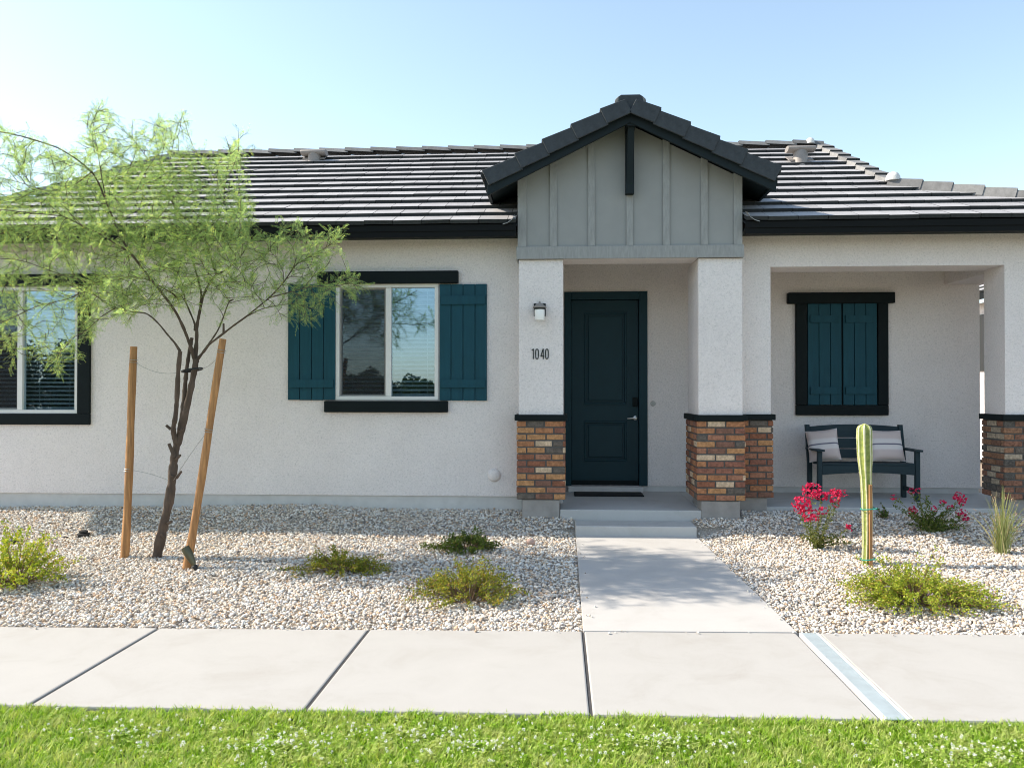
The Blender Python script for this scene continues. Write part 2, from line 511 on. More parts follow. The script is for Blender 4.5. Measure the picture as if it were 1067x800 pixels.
def np_mesh(name, verts, nper, faces_per, material, parent=None, smooth=False):
    """many identical-topology pieces: verts (n, nper, 3); faces_per list of tuples (all same length)"""
    n = verts.shape[0]
    v = verts.reshape(-1, 3)
    origin = np.array([v[:, 0].mean(), v[:, 1].mean(), v[:, 2].min()])
    fp = np.array(faces_per)
    k = fp.shape[1]
    idx = (np.arange(n)[:, None, None] * nper + fp[None]).reshape(-1)
    nf = n * fp.shape[0]
    me = bpy.data.meshes.new(name)
    me.vertices.add(len(v))
    me.vertices.foreach_set('co', (v - origin).astype(np.float32).reshape(-1))
    me.loops.add(len(idx))
    me.loops.foreach_set('vertex_index', idx.astype(np.int32))
    me.polygons.add(nf)
    me.polygons.foreach_set('loop_start', np.arange(0, nf * k, k, dtype=np.int32))
    me.polygons.foreach_set('loop_total', np.full(nf, k, dtype=np.int32))
    if smooth:
        me.polygons.foreach_set('use_smooth', np.ones(nf, dtype=bool))
    me.materials.append(material)
    me.update(calc_edges=True)
    me.validate()
    o = bpy.data.objects.new(name, me)
    COL.objects.link(o)
    og = Vector(origin)
    if parent is not None:
        o.parent = parent
        o.location = og - wloc(parent)
    else:
        o.location = og
    return o


def norm(a):
    return a / np.maximum(np.linalg.norm(a, axis=-1, keepdims=True), 1e-9)


def leaves(name, base, dirs, nor, length, width, material, parent=None, fold=0.0):
    """diamond leaves: base points, directions, surface normals, lengths and widths as arrays"""
    base = np.asarray(base, float)
    dirs = norm(np.asarray(dirs, float))
    side = norm(np.cross(dirs, np.asarray(nor, float)))
    up = np.cross(side, dirs)
    L = np.asarray(length, float)[:, None]
    W = np.asarray(width, float)[:, None] * 0.5
    mid = base + dirs * L * 0.45
    v = np.stack([base, mid + side * W + up * W * fold, base + dirs * L, mid - side * W + up * W * fold], axis=1)
    return np_mesh(name, v, 4, [(0, 1, 2, 3)], material, parent)


def tag(o, label=None, cat=None, group=None, kind=None):
    if label:
        o['label'] = label
    if cat:
        o['category'] = cat
    if group:
        o['group'] = group
    if kind:
        o['kind'] = kind
    return o


def empty(name, loc, label, cat, group=None):
    o = bpy.data.objects.new(name, None)
    o.empty_display_size = 0.2
    COL.objects.link(o)
    o.location = loc
    return tag(o, label, cat, group)


# ------------------------------------------------------------------ levels
YW = 9.78      # front wall and wing front
YP = 9.45      # faces of the entry pillars
YB = 11.26     # wall with the door
YWB = 10.245    # back of the wing front piers
YE = 9.33      # eave edge
PZ = 0.357     # porch slab
MS = 0.5       # roof slope
ZE = 3.617     # tile top at the eave


def sstep(a, b, x):
    t = min(1, max(0, (x - a) / (b - a)))
    return t * t * (3 - 2 * t)


def far_edge(x):
    return 5.935 + 0.03 * x


def near_edge(x):
    return 4.41 + 0.015 * x


def gravel_z(x, y):
    base = 0.138 * (y - 5.93) / 3.14 - 0.018
    mound = 0.14 * sstep(8.75, 9.7, y)
    if x > 1.5:
        mound = 0.15 * sstep(8.5, 9.7, y)
    w = 0.02 * noise.noise((x * 0.9, y * 0.9, 3.1)) + 0.012 * noise.noise((x * 3, y * 3, 1.7))
    # keep flush beside the walk
    dx = min(abs(x - 0.17), abs(x - 1.57))
    k = min(1, dx / 0.3)
    if y < 9.2:
        mound *= k
    edge = sstep(5.9, 6.15, y)
    bump = 0.05 * math.exp(-((x + 3.3) ** 2 / 1.5 + (y - 9.6) ** 2 / 0.25))
    return base + mound + w * edge * k + bump


# ------------------------------------------------------------------ ground, sidewalk, walk, porch
mb = MB()
mb.add([(-600, -600, -0.11), (600, -600, -0.11), (600, 600, -0.11), (-600, 600, -0.11)], [(0, 1, 2, 3)])
tag(mb.build('ground', M['soil']), kind='structure')

# sidewalk panels
joints = [-14.9, -13.4, -11.9, -10.4, -8.9, -7.39, -5.88, -4.375, -2.866, -1.354, 0.165, 1.662, 1.803, 3.32, 4.83, 6.34, 7.85, 9.36, 10.9, 12.4]
mb = MB()
for i in range(len(joints) - 1):
    a, b = joints[i], joints[i + 1]
    if abs(b - a) < 0.3:
        continue
    a += 0.009
    b -= 0.009
    if abs(joints[i] - 1.803) < 0.01:
        a += 0.01
    pts = [(a, near_edge(a), -0.10), (b, near_edge(b), -0.10), (b, far_edge(b) - 0.003, -0.10), (a, far_edge(a) - 0.003, -0.10)]
    mb.prism(pts, (0, 0, 0.10 + rng.uniform(-0.0015, 0.0015)))
tag(mb.build('sidewalk', M['concrete'], bevel=0.010), kind='structure')
mb = MB()
for j_ in joints:
    if not 1.6 < j_ < 1.85:
        mb.box(j_ - 0.0085, j_ + 0.0085, near_edge(j_) + 0.004, far_edge(j_) - 0.006, -0.09, -0.009)
tag(mb.build('paving_joint', M['jointfill']), kind='structure')

# walkway: three panels rising to the step
W0, W1 = 5.96, 9.09


def walk_x(y, side):
    t = (y - W0) / (W1 - W0)
    return (0.168 + 0.008 * t) if side == 0 else (1.668 - 0.20 * t)


def walk_z(y):
    return 0.138 * (y - 5.93) / 3.14


mb = MB()
for y0, y1 in ((W0 + 0.005, 7.02), (7.024, 8.06), (8.064, W1)):
    a0, b0, a1, b1 = walk_x(y0, 0), walk_x(y0, 1), walk_x(y1, 0), walk_x(y1, 1)
    if y0 < 6:
        f0a, f0b = far_edge(a0) + 0.004, far_edge(b0) + 0.004
    else:
        f0a = f0b = y0
    vs = [(a0, f0a, -0.1), (b0, f0b, -0.1), (b1, y1, -0.1), (a1, y1, -0.1),
          (a0, f0a, walk_z(f0a)), (b0, f0b, walk_z(f0b)), (b1, y1, walk_z(y1)), (a1, y1, walk_z(y1))]
    mb.add(vs, [(0, 3, 2, 1), (4, 5, 6, 7), (0, 1, 5, 4), (1, 2, 6, 5), (2, 3, 7, 6), (3, 0, 4, 7)])
tag(mb.build('walkway', M['walk'], bevel=0.004), kind='structure')

mb = MB()
mb.box(0.172, 1.47, 9.063, 9.462, 0.02, 0.242)
tag(mb.build('step', M['porch'], bevel=0.012), kind='structure')

mb = MB()
SLX0, SLX1 = at(583.5, 535, 9.47).x, at(731, 535, 9.47).x
mb.box(SLX0, SLX1, 9.475, YB + 0.1, 0.05, PZ)
mb.box(SLX1 + 0.002, 5.9, YW + 0.06, YB + 0.1, 0.05, PZ)
tag(mb.build('porch_slab', M['porch'], bevel=0.008), kind='structure')

# ------------------------------------------------------------------ gravel
xs = np.arange(-10, 8.6, 0.12)
ys = np.arange(0, 1.0001, 1 / 34)
mb = MB()


def bed(x0, x1, leftside):
    """one patch of the gravel bed between two edges given as functions of y"""
    nx, ny = 60, 40
    vs = []
    for j in range(ny + 1):
        for i in range(nx + 1):
            t = j / ny
            x = 0
            xa, xb = x0, x1
            ymid = 5.95 + (YW + 0.1 - 5.95) * t
            if xa == 'w1':
                xa = walk_x(min(ymid, W1), 1) + 0.0
            if xb == 'w0':
                xb = walk_x(min(ymid, W1), 0)
            x = xa + (xb - xa) * i / nx
            y = far_edge(x) + (YW + 0.1 - far_edge(x)) * t
            vs.append((x, y, gravel_z(x, y) - 0.012))
    fs = [(j * (nx + 1) + i, j * (nx + 1) + i + 1, (j + 1) * (nx + 1) + i + 1, (j + 1) * (nx + 1) + i) for j in range(ny) for i in range(nx)]
    mb.add(vs, fs)


bed(-14, 'w0', True)
bed('w1', 12, False)
tag(mb.build('gravel_bed', M['gravelbed']), kind='structure')

# stones: distorted icosahedra
ph = (1 + 5 ** 0.5) / 2
ICO = np.array([(-1, ph, 0), (1, ph, 0), (-1, -ph, 0), (1, -ph, 0), (0, -1, ph), (0, 1, ph), (0, -1, -ph), (0, 1, -ph), (ph, 0, -1), (ph, 0, 1), (-ph, 0, -1), (-ph, 0, 1)], float)
ICO /= np.linalg.norm(ICO[0])
ICOF = [(0, 11, 5), (0, 5, 1), (0, 1, 7), (0, 7, 10), (0, 10, 11), (1, 5, 9), (5, 11, 4), (11, 10, 2), (10, 7, 6), (7, 1, 8), (3, 9, 4), (3, 4, 2), (3, 2, 6), (3, 6, 8), (3, 8, 9), (4, 9, 5), (2, 4, 11), (6, 2, 10), (8, 6, 7), (9, 8, 1)]


def rot_mats(n):
    q = norm(nrg.normal(size=(n, 4)))
    w, x, y, z = q.T
    return np.stack([1 - 2 * (y * y + z * z), 2 * (x * y - z * w), 2 * (x * z + y * w),
                     2 * (x * y + z * w), 1 - 2 * (x * x + z * z), 2 * (y * z - x * w),
                     2 * (x * z - y * w), 2 * (y * z + x * w), 1 - 2 * (x * x + y * y)], axis=1).reshape(n, 3, 3)


def stones(pts, size):
    n = len(pts)
    v = ICO[None] * (1 + nrg.uniform(-0.28, 0.28, size=(n, 12, 1)))
    v = v * nrg.uniform(0.55, 1.15, size=(n, 1, 3))
    v = np.einsum('nij,nkj->nki', rot_mats(n), v)
    v[:, :, 2] *= 0.72
    return v * np.asarray(size)[:, None, None] + np.asarray(pts)[:, None, :]


P = []
S = []
tries = 0
while len(P) < 115000:
    y = rng.uniform(5.9, 9.9)
    x = rng.uniform(-8.4, 7.4)
    if abs(x) > 0.72 * y + 0.9:
        continue
    if y < far_edge(x) + 0.012:
        continue
    if y < W1 and walk_x(y, 0) - 0.012 < x < walk_x(y, 1) + 0.012:
        continue
    if 9.04 < y and 0.15 < x < 1.49:
        continue
    if x <= 0.15 and x > SLX0 - 0.44 and y > 9.5:
        continue
    if x >= 1.49 and x < 2.05 and y > 9.46:
        continue
    if y > YW + 0.03 and x < 2:
        continue
    if x > 2.0 and y > YW + 0.05:
        continue
    s = rng.uniform(0.0075, 0.0175) * (1.35 if rng.random() < 0.08 else 1)
    P.append((x, y, gravel_z(x, y) + rng.uniform(-0.006, 0.012)))
    S.append(s)
for _ in range(90):
    # a few strays on the paving edges
    if rng.random() < 0.6:
        x = rng.uniform(-5, 4.5)
        y = far_edge(x) - abs(rng.gauss(0, 0.05)) - 0.01
        z = 0.008
    else:
        y = rng.uniform(6.1, 9.0)
        x = walk_x(y, 0) + abs(rng.gauss(0, 0.04)) + 0.01 if rng.random() < 0.5 else walk_x(y, 1) - abs(rng.gauss(0, 0.04)) - 0.01
        z = walk_z(y) + 0.008
    P.append((x, y, z))
    S.append(rng.uniform(0.005, 0.012))
gv = np_mesh('gravel', stones(P, S), 12, ICOF, M['stones'])
tag(gv, kind='stuff', label='pale mixed landscaping gravel on both sides of the walk', cat='gravel')
del P, S

# ------------------------------------------------------------------ drain cover
de = empty('drain_cover', (1.73, 5.2, 0), 'long flat galvanised metal drain cover crossing the sidewalk', 'drain cover')
mb = MB()
y0, y1 = near_edge(1.73) - 0.012, far_edge(1.73) - 0.02
mb.box(1.690, 1.790, y0, y1, -0.004, 0.004)
mb.build('plate', M['galv'], de, bevel=0.002)
mb = MB()
mb.box(1.674, 1.689, y0 + 0.002, y1, -0.05, 0.007)
mb.box(1.791, 1.808, y0 + 0.002, y1, -0.05, 0.007)
mb.build('frame', M['whiteframe'], de, bevel=0.003)
mb = MB()
mb.box(1.690, 1.790, y0 + 0.02, y1, -0.06, -0.03)
mb.build('channel', M['rubber'], de)

# ------------------------------------------------------------------ house
house = empty('house', (0.8, YW, 0.3), 'single storey grey stucco house with dark tiled roof and brick footed porch', 'house')


def sheet_with_holes(name, x0, x1, z0, z1, y0, y1, holes, material):
    """a wall in the xz plane, thickness y0..y1, with rectangular holes (hx0,hx1,hz0,hz1)"""
    X = sorted({x0, x1, *[h[0] for h in holes], *[h[1] for h in holes]})
    Z = sorted({z0, z1, *[h[2] for h in holes], *[h[3] for h in holes]})
    m = MB()
    vi = {}

    def V(x, y, z):
        k = (round(x, 5), round(y, 5), round(z, 5))
        if k not in vi:
            vi[k] = len(m.v)
            m.v.append(k)
        return vi[k]

    def q(*p):
        m.f.append(tuple(V(*a) for a in p))
        m.mi.append(0)

    def is_hole(i, k):
        if i < 0 or k < 0 or i >= len(X) - 1 or k >= len(Z) - 1:
            return True
        cx, cz = (X[i] + X[i + 1]) / 2, (Z[k] + Z[k + 1]) / 2
        return any(h[0] < cx < h[1] and h[2] < cz < h[3] for h in holes)

    for i in range(len(X) - 1):
        for k in range(len(Z) - 1):
            if is_hole(i, k):
                continue
            a, b, c, d = X[i], X[i + 1], Z[k], Z[k + 1]
            q((a, y0, c), (b, y0, c), (b, y0, d), (a, y0, d))
            q((a, y1, c), (a, y1, d), (b, y1, d), (b, y1, c))
            if is_hole(i - 1, k):
                q((a, y0, c), (a, y0, d), (a, y1, d), (a, y1, c))
            if is_hole(i + 1, k):
                q((b, y0, c), (b, y1, c), (b, y1, d), (b, y0, d))
            if is_hole(i, k - 1):
                q((a, y0, c), (a, y1, c), (b, y1, c), (b, y0, c))
            if is_hole(i, k + 1):
                q((a, y0, d), (b, y0, d), (b, y1, d), (a, y1, d))
    return m.build(name, material, house)


XL = -9.1                                   # left end of the house
PLX0, PLX1 = rect(540.5, 270, 587, 430, YP + 0.02)[:2]
PRX0, PRX1 = rect(727.7, 270, 773.8, 430, YP + 0.02)[:2]
GX0, GX1 = at(539.4, 262, YP).x, at(773.6, 262, YP).x
WGX1 = at(803, 350, YW).x
CRX0 = at(1047, 350, YW).x
XR = 6.35
ZS = at(300, 515.3, YW).z                   # weep screed line

# windows in the left wall
w_mid = rect(349.8, 295.7, 456.9, 416.9, YW)
w_left = rect(-40, 299, 82, 430.8, YW)
holes = [w_mid, w_left]
sheet_with_holes('wall', XL, PLX0 + 0.02, ZS, 3.56, YW, YW + 0.16, holes, M['stucco'])
mb = MB()
mb.box(XL + 0.02, PLX0 + 0.02, YW + 0.022, YW + 0.16, 0.0, ZS - 0.001)
mb.build('foundation', M['foundation'], house)
# other outer walls
mb = MB()
mb.box(XL, XL + 0.16, YW + 0.161, 16.2, 0.1, 3.56)
mb.box(XL + 0.161, 5.44, 16.05, 16.2, 0.1, 3.56)
mb.box(5.28, 5.44, YB + 0.17, 16.049, 0.1, 3.56)
mb.build('wall', M['stucco'], house)
# entry side wall behind the left pillar
mb = MB()
mb.box(PLX0 + 0.021, PLX1 - 0.004, YP + 0.55, YB - 0.001, PZ + 0.002, 3.62)
mb.build('wall', M['stucco'], house)
# back wall of the porch with door opening
XBE = at(1021, 380, YB).x
d_leaf = rect(595.6, 312.5, 665.4, 503, YB)
DX0, DX1, DZ0, DZ1 = d_leaf
f_out = rect(588, 304, 674.5, 505, YB)
ZS2 = at(700, 506.4, YB).z
sheet_with_holes('wall', PLX1 - 0.1, XBE, ZS2, 3.56, YB, YB + 0.16, [(DX0 - 0.012, DX1 + 0.012, ZS2, DZ1 + 0.012)], M['stucco'])
mb = MB()
mb.box(PLX1, XBE - 0.015, YB + 0.018, YB + 0.15, PZ - 0.02, ZS2 - 0.001)
mb.build('foundation', M['foundation'], house)
# porch ceilings
mb = MB()
mb.box(GX0 + 0.02, GX1, YP + 0.44, YB + 0.01, 3.47, 3.56)
mb.box(GX1 + 0.001, 5.72, YWB + 0.001, YB + 0.01, 3.47, 3.56)
mb.build('ceiling', M['stucco'], house)

# pillars (stucco)
WHZ = at(900, 277.3, YW).z
ZP = at(600, 432, YP).z
GZ0 = 3.192
mb = MB()
mb.box(PLX0, PLX1, YP + 0.02, YP + 0.549, ZP - 0.05, GZ0 - 0.002)
mb.build('pillar', M['stucco'], house, bevel=0.008)
mb = MB()
pts = [(PRX0, YP + 0.02), (PRX1, YP + 0.02), (PRX1, YW), (WGX1, YW), (WGX1, YWB), (PRX0, YWB)]
mb.prism([(x, y, ZP - 0.05) for x, y in [pts[0], pts[1], (PRX1, YWB), pts[5]]], (0, 0, GZ0 - 0.002 - ZP + 0.05))
mb.build('pillar', M['stucco'], house, bevel=0.008)
# right pier and the wing header
sheet_with_holes('porch_front', PRX1 + 0.001, XR, ZP - 0.05, 3.56, YW, YWB, [(WGX1, CRX0, ZP - 0.06, WHZ)], M['stucco'])
mb = MB()
SBZ = at(998, 296.5, YB).z
mb.box(CRX0, CRX0 + 0.48, YWB + 0.002, YB - 0.002, SBZ, 3.46)
mb.build('porch_beam', M['stucco'], house)

# ------------------------------------------------------------------ brick bases
def brick_run(m, p0, p1, nrm, z0, z1, courses, L, seed):
    r = random.Random(seed)
    p0, p1, nrm = Vector(p0), Vector(p1), Vector(nrm)
    d = (p1 - p0)
    W = d.length
    d.normalize()
    h = (z1 - z0) / courses
    g = 0.0165
    for c in range(courses):
        zz0, zz1 = z0 + c * h + g * 0.5, z0 + (c + 1) * h - g * 0.5
        x = 0.0
        first = L * (0.55 if c % 2 else 1.0)
        cuts = [0.0]
        x = first
        while x < W - 0.04:
            cuts.append(x)
            x += L * r.uniform(0.92, 1.08)
        cuts.append(W)
        for i in range(len(cuts) - 1):
            a, b = cuts[i] + (0 if i == 0 else g * 0.5), cuts[i + 1] - (0 if i == len(cuts) - 2 else g * 0.5)
            if b - a < 0.01:
                continue
            pr = r.uniform(-0.002, 0.003)
            q0 = p0 + d * a
            q1 = p0 + d * b
            jz = r.uniform(-0.0015, 0.0015)
            back = -nrm * 0.03
            f = nrm * pr
            vs = [(*(q0 + back), zz0 + jz), (*(q1 + back), zz0 + jz), (*(q1 + f), zz0 + jz), (*(q0 + f), zz0 + jz),
                  (*(q0 + back), zz1 + jz), (*(q1 + back), zz1 + jz), (*(q1 + f), zz1 + jz), (*(q0 + f), zz1 + jz)]
            m.add(vs, [(0, 3, 2, 1), (4, 5, 6, 7), (0, 1, 5, 4), (1, 2, 6, 5), (2, 3, 7, 6), (3, 0, 4, 7)])


def grow(poly, d):
    """offset a rectilinear plan polygon outwards"""
    n = len(poly)
    area = sum(poly[i][0] * poly[(i + 1) % n][1] - poly[(i + 1) % n][0] * poly[i][1] for i in range(n))
    s = 1 if area > 0 else -1
    out = []
    for i in range(n):
        p, q, r_ = Vector(poly[i - 1]), Vector(poly[i]), Vector(poly[(i + 1) % n])
        n1 = Vector(((q - p).y, -(q - p).x)).normalized() * s
        n2 = Vector(((r_ - q).y, -(r_ - q).x)).normalized() * s
        out.append(tuple(q + n1 * d + n2 * d) if abs(n1.dot(n2)) < 0.5 else tuple(q + n1 * d))
    return out


def brick_pier(poly, footing, material, seed, skip=()):
    zt = at(600, 438.3, YP - 0.02).z
    zb = at(600, 521.2, YP - 0.02).z
    core = grow(poly, 0.012)
    m = MB()
    m.prism([(x, y, zb + 0.004) for x, y in core], (0, 0, zt - zb - 0.004), mi=1)
    outer = grow(poly, 0.022)
    n = len(outer)
    area = sum(outer[i][0] * outer[(i + 1) % n][1] - outer[(i + 1) % n][0] * outer[i][1] for i in range(n))
    s = 1 if area > 0 else -1
    for i in range(n):
        if i in skip:
            continue
        p, q = Vector(outer[i]), Vector(outer[(i + 1) % n])
        d = (q - p).normalized()
        nn = Vector((d.y, -d.x)) * s
        # leave a corner brick's thickness at the end so runs butt
        brick_run(m, p, q - d * 0.002, nn, zb, zt, 12, 0.205, seed + i * 13)
    o = m.build('brick_base', [material, M['mortar']], house, bevel=0.003, segs=1)
    c = MB()
    c.prism([(x, y, zt + 0.001) for x, y in grow(poly, 0.045)], (0, 0, ZP - zt - 0.001))
    c.build('cap', M['black'], o, bevel=0.006)
    f = MB()
    for fp in footing:
        f.prism([(x, y, 0.08) for x, y in fp], (0, 0, zb - 0.08 - 0.002))
    f.build('footing', M['footing'], o, bevel=0.006)
    return o


def rpoly(x0, x1, y0, y1):
    return [(x0, y0), (x1, y0), (x1, y1), (x0, y1)]


BY0 = YP + 0.0
fl0, fl1 = at(544, 530, YP).x, at(583, 530, YP).x
brick_pier(rpoly(PLX0, PLX1, BY0 + 0.02, YP + 0.54), [rpoly(fl0, fl1, YP + 0.02, YP + 0.5)], M['brick'], 5)
fr0, fr1 = at(731.3, 530, YP).x, at(771.5, 530, YP).x
brick_pier(pts, [rpoly(fr0, fr1, YP + 0.02, YW), rpoly(fr0 + 0.02, WGX1 - 0.04, YW + 0.03, YWB - 0.02)], M['brick'], 22)
brick_pier(rpoly(CRX0, XR, YW, YWB), [rpoly(CRX0 + 0.05, XR - 0.05, YW + 0.03, YWB - 0.03)], M['brickgrey'], 41)

# ------------------------------------------------------------------ windows
def window(name_label, fr, midx, screen_left, lintel, sill, trim=None):
    x0, x1, z0, z1 = fr
    yf = YW - 0.012
    w = MB()
    t = 0.045
    w.box(x0, x1, yf, YW + 0.09, z1 - t, z1 - 0.001)
    w.box(x0, x1, yf, YW + 0.09, z0 + 0.001, z0 + t)
    w.box(x0, x0 + t, yf + 0.001, YW + 0.09, z0 + t, z1 - t)
    w.box(x1 - t, x1, yf + 0.001, YW + 0.09, z0 + t, z1 - t)
    win = w.build('window', M['vinyl'], house, bevel=0.004)
    s = MB()
    s.box(midx - 0.032, midx + 0.032, yf + 0.008, YW + 0.07, z0 + t + 0.001, z1 - t - 0.001)
    s.build('mullion', M['vinyl'], win, bevel=0.004)
    # left sash sits a little behind and has its own frame
    s = MB()
    ax0, ax1, az0, az1 = x0 + t + 0.002, midx - 0.033, z0 + t + 0.002, z1 - t - 0.002
    st = 0.022
    s.box(ax0, ax1, YW + 0.022, YW + 0.06, az1 - st, az1)
    s.box(ax0, ax1, YW + 0.022, YW + 0.06, az0, az0 + st)
    s.box(ax0, ax0 + st, YW + 0.023, YW + 0.059, az0 + st, az1 - st)
    s.box(ax1 - st, ax1, YW + 0.023, YW + 0.059, az0 + st, az1 - st)
    s.build('sash', M['vinyl'], win, bevel=0.003)
    g = MB()
    g.box(ax0 + st, ax1 - st, YW + 0.045, YW + 0.049, az0 + st, az1 - st)
    g.build('pane', M['glass'], win)
    g = MB()
    g.box(midx + 0.033, x1 - t - 0.001, YW + 0.035, YW + 0.039, z0 + t + 0.001, z1 - t - 0.001)
    g.build('pane', M['glass'], win)
    if screen_left:
        g = MB()
        g.box(ax0 + st * 0.3, ax1 - st * 0.3, YW + 0.012, YW + 0.013, az0 + st * 0.3, az1 - st * 0.3)
        g.build('insect_screen', M['screen'], win)
    # blinds inside
    b = MB()
    z = z0 + 0.07
    k = 0
    while z < z1 - 0.07:
        a = R(28) + 0.04 * math.sin(k * 1.3)
        mtx = Matrix.Translation((0, YW + 0.14, z)) @ Matrix.Rotation(a, 4, 'X')
        b.box(x0 + 0.05, x1 - 0.05, -0.024, 0.024, -0.0012, 0.0012, mtx=mtx)
        z += 0.0515
        k += 1
    b.box(x0 + 0.05, x1 - 0.05, YW + 0.112, YW + 0.168, z1 - 0.075, z1 - 0.02)
    b.box(x0 + 0.05, x1 - 0.05, YW + 0.12, YW + 0.16, z0 + 0.04, z0 + 0.055)
    for fx in (0.14, 0.42, 0.62, 0.88):
        xx = x0 + (x1 - x0) * fx
        b.box(xx - 0.0015, xx + 0.0015, YW + 0.113, YW + 0.116, z0 + 0.06, z1 - 0.07)
    b.build('blind', M['blind'], win)
    # dark room box behind
    r = MB()
    r.add([(x0 - 0.3, YW + 1.2, z0 - 0.5), (x1 + 0.3, YW + 1.2, z0 - 0.5), (x1 + 0.3, YW + 1.2, z1 + 0.4), (x0 - 0.3, YW + 1.2, z1 + 0.4),
           (x0 - 0.3, YW + 0.165, z0 - 0.5), (x1 + 0.3, YW + 0.165, z0 - 0.5), (x1 + 0.3, YW + 0.165, z1 + 0.4), (x0 - 0.3, YW + 0.165, z1 + 0.4)],
          [(0, 1, 2, 3), (4, 5, 1, 0), (5, 6, 2, 1), (6, 7, 3, 2), (7, 4, 0, 3)])
    r.build('room', M['interior'], win)
    for nm, rc, pr in (('lintel', lintel, 0.075), ('sill', sill, 0.07)):
        if rc:
            l = MB()
            l.box(rc[0], rc[1], YW - pr, YW - 0.001, rc[2], rc[3])
            l.build(nm, M['black'], win, bevel=0.012)
    if trim:
        l = MB()
        for t4 in trim:
            l.box(t4[0], t4[1], YW - 0.04, YW - 0.001, t4[2], t4[3])
        l.build('trim', M['black'], win, bevel=0.008)
    return win


YL = YW - 0.075
window('mid', w_mid, at(404.8, 350, YW).x, True, rect(329.9, 282.3, 477.3, 295.2, YL), rect(337.2, 417.6, 466.3, 429.6, YL))
lt = rect(-52, 430.9, 93, 442.3, YW - 0.04)
jr = rect(82.2, 296.5, 93, 430.9, YW - 0.04)
window('left', w_left, at(21, 350, YW).x, True, rect(-64, 285.5, 105, 297.3, YL), None,
       [lt, (w_left[1] + 0.002, lt[1], lt[3] + 0.001, w_left[3] + 0.02), (lt[0], w_left[0] - 0.002, lt[3] + 0.001, w_left[3] + 0.02)])


def shutter(rc, Y, b0, b1, inset, nb=4, parent=house):
    """board and batten shutter; rc on the wall at depth Y; b0,b1 = z ranges of the two cross battens"""
    x0, x1, z0, z1 = rc
    m = MB()
    wd = (x1 - x0) / nb
    for i in range(nb):
        m.box(x0 + i * wd + 0.004, x0 + (i + 1) * wd - 0.004, Y - 0.03, Y - 0.002, z0 + rng.uniform(-0.002, 0.002), z1 + rng.uniform(-0.002, 0.002))
    m.box(x0 + 0.005, x1 - 0.005, Y - 0.010, Y - 0.001, z0 + 0.005, z1 - 0.005)
    o = m.build('shutter', M['teal'], parent, bevel=0.003)
    for b in (b0, b1):
        k = MB()
        k.box(x0 + inset, x1 - inset, Y - 0.054, Y - 0.0305, b[0], b[1])
        for fx in (0.1, 0.9):
            for fz in (0.3, 0.7):
                xx, zz = x0 + inset + (x1 - x0 - 2 * inset) * fx, b[0] + (b[1] - b[0]) * fz
                k.lathe([(0.004, 0), (0.003, 0.0015)], (xx, Y - 0.0541, zz), 'y', 8)
        k.build('batten', M['teal'], o, bevel=0.003)
    return o


def zz(py0, py1, px, Y):
    return at(px, py1, Y).z, at(px, py0, Y).z


YS = YW - 0.03
shutter(rect(299.7, 296, 349.4, 416.8, YS), YW, zz(308.3, 317.2, 325, YS), zz(395.5, 403.8, 325, YS), 0.02)
shutter(rect(457.5, 296, 507.5, 417.3, YS), YW, zz(308.3, 317.2, 482, YS), zz(395.5, 403.8, 482, YS), 0.02)

# shuttered window under the porch
wl = rect(829.5, 313, 926, 432.6, YB - 0.05)
o_l = rect(841.4, 316, 877.0, 422, YB - 0.03)
o_r = rect(878.2, 316, 914, 422, YB - 0.03)
mb = MB()
mb.box(o_l[0] - 0.005, o_r[1] + 0.005, YB - 0.005, YB - 0.001, o_l[2], o_l[3] + 0.02)
fw = mb.build('shuttered_window', M['black'], house)
mb = MB()
mb.box(wl[0], wl[1], YB - 0.055, YB - 0.001, wl[2], o_l[2] - 0.001)
mb.box(wl[0], o_l[0] - 0.006, YB - 0.055, YB - 0.001, o_l[2], wl[3])
mb.box(o_r[1] + 0.006, wl[1], YB - 0.055, YB - 0.001, o_l[2], wl[3])
mb.build('trim', M['black'], fw, bevel=0.01)
ll = rect(821, 304.5, 933, 316, YB - 0.08)
mb = MB()
mb.box(ll[0], ll[1], YB - 0.085, YB - 0.001, ll[2], ll[3])
mb.build('lintel', M['black'], fw, bevel=0.012)
for rc, px in ((o_l, 859), (o_r, 896)):
    rc = (rc[0], rc[1], rc[2] + 0.003, rc[3] + 0.0)
    shutter(rc, YB - 0.008, zz(328.8, 336, px, YB - 0.04), zz(403, 410.6, px, YB - 0.04), 0.03, 3)

# ------------------------------------------------------------------ front door
yd = YB + 0.05
m = MB()
m.box(DX0, DX1, yd + 0.012, yd + 0.055, DZ0, DZ1)
up = rect(608.7, 324.8, 653.2, 421.6, YB)
lo = rect(608.7, 438.5, 653.2, 480.8, YB)
# stiles and rails stand proud of the panel field
for b in ((DX0, up[0], DZ0, DZ1), (up[1], DX1, DZ0, DZ1), (up[0], up[1], up[3], DZ1), (up[0], up[1], lo[3], up[2]), (up[0], up[1], DZ0, lo[2])):
    m.box(b[0], b[1], yd, yd + 0.011, b[2], b[3])
door = m.build('door', M['teal_dark'], house)
for p in (up, lo):
    k = MB()
    t = 0.03
    for b in ((p[0], p[1], p[3] - t, p[3]), (p[0], p[1], p[2], p[2] + t), (p[0], p[0] + t, p[2] + t, p[3] - t), (p[1] - t, p[1], p[2] + t, p[3] - t)):
        k.box(b[0], b[1], yd - 0.016, yd + 0.010, b[2], b[3])
    e = 0.055
    k.box(p[0] + e, p[1] - e, yd - 0.006, yd + 0.010, p[2] + e, p[3] - e)
    k.build('panel', M['teal_dark'], door, bevel=0.011)
k = MB()
hp = at(662, 435.5, yd)
k.lathe([(0.030, 0), (0.030, 0.008), (0.014, 0.014), (0.012, 0.05)], (hp.x, yd - 0.001, hp.z), 'y', 20)
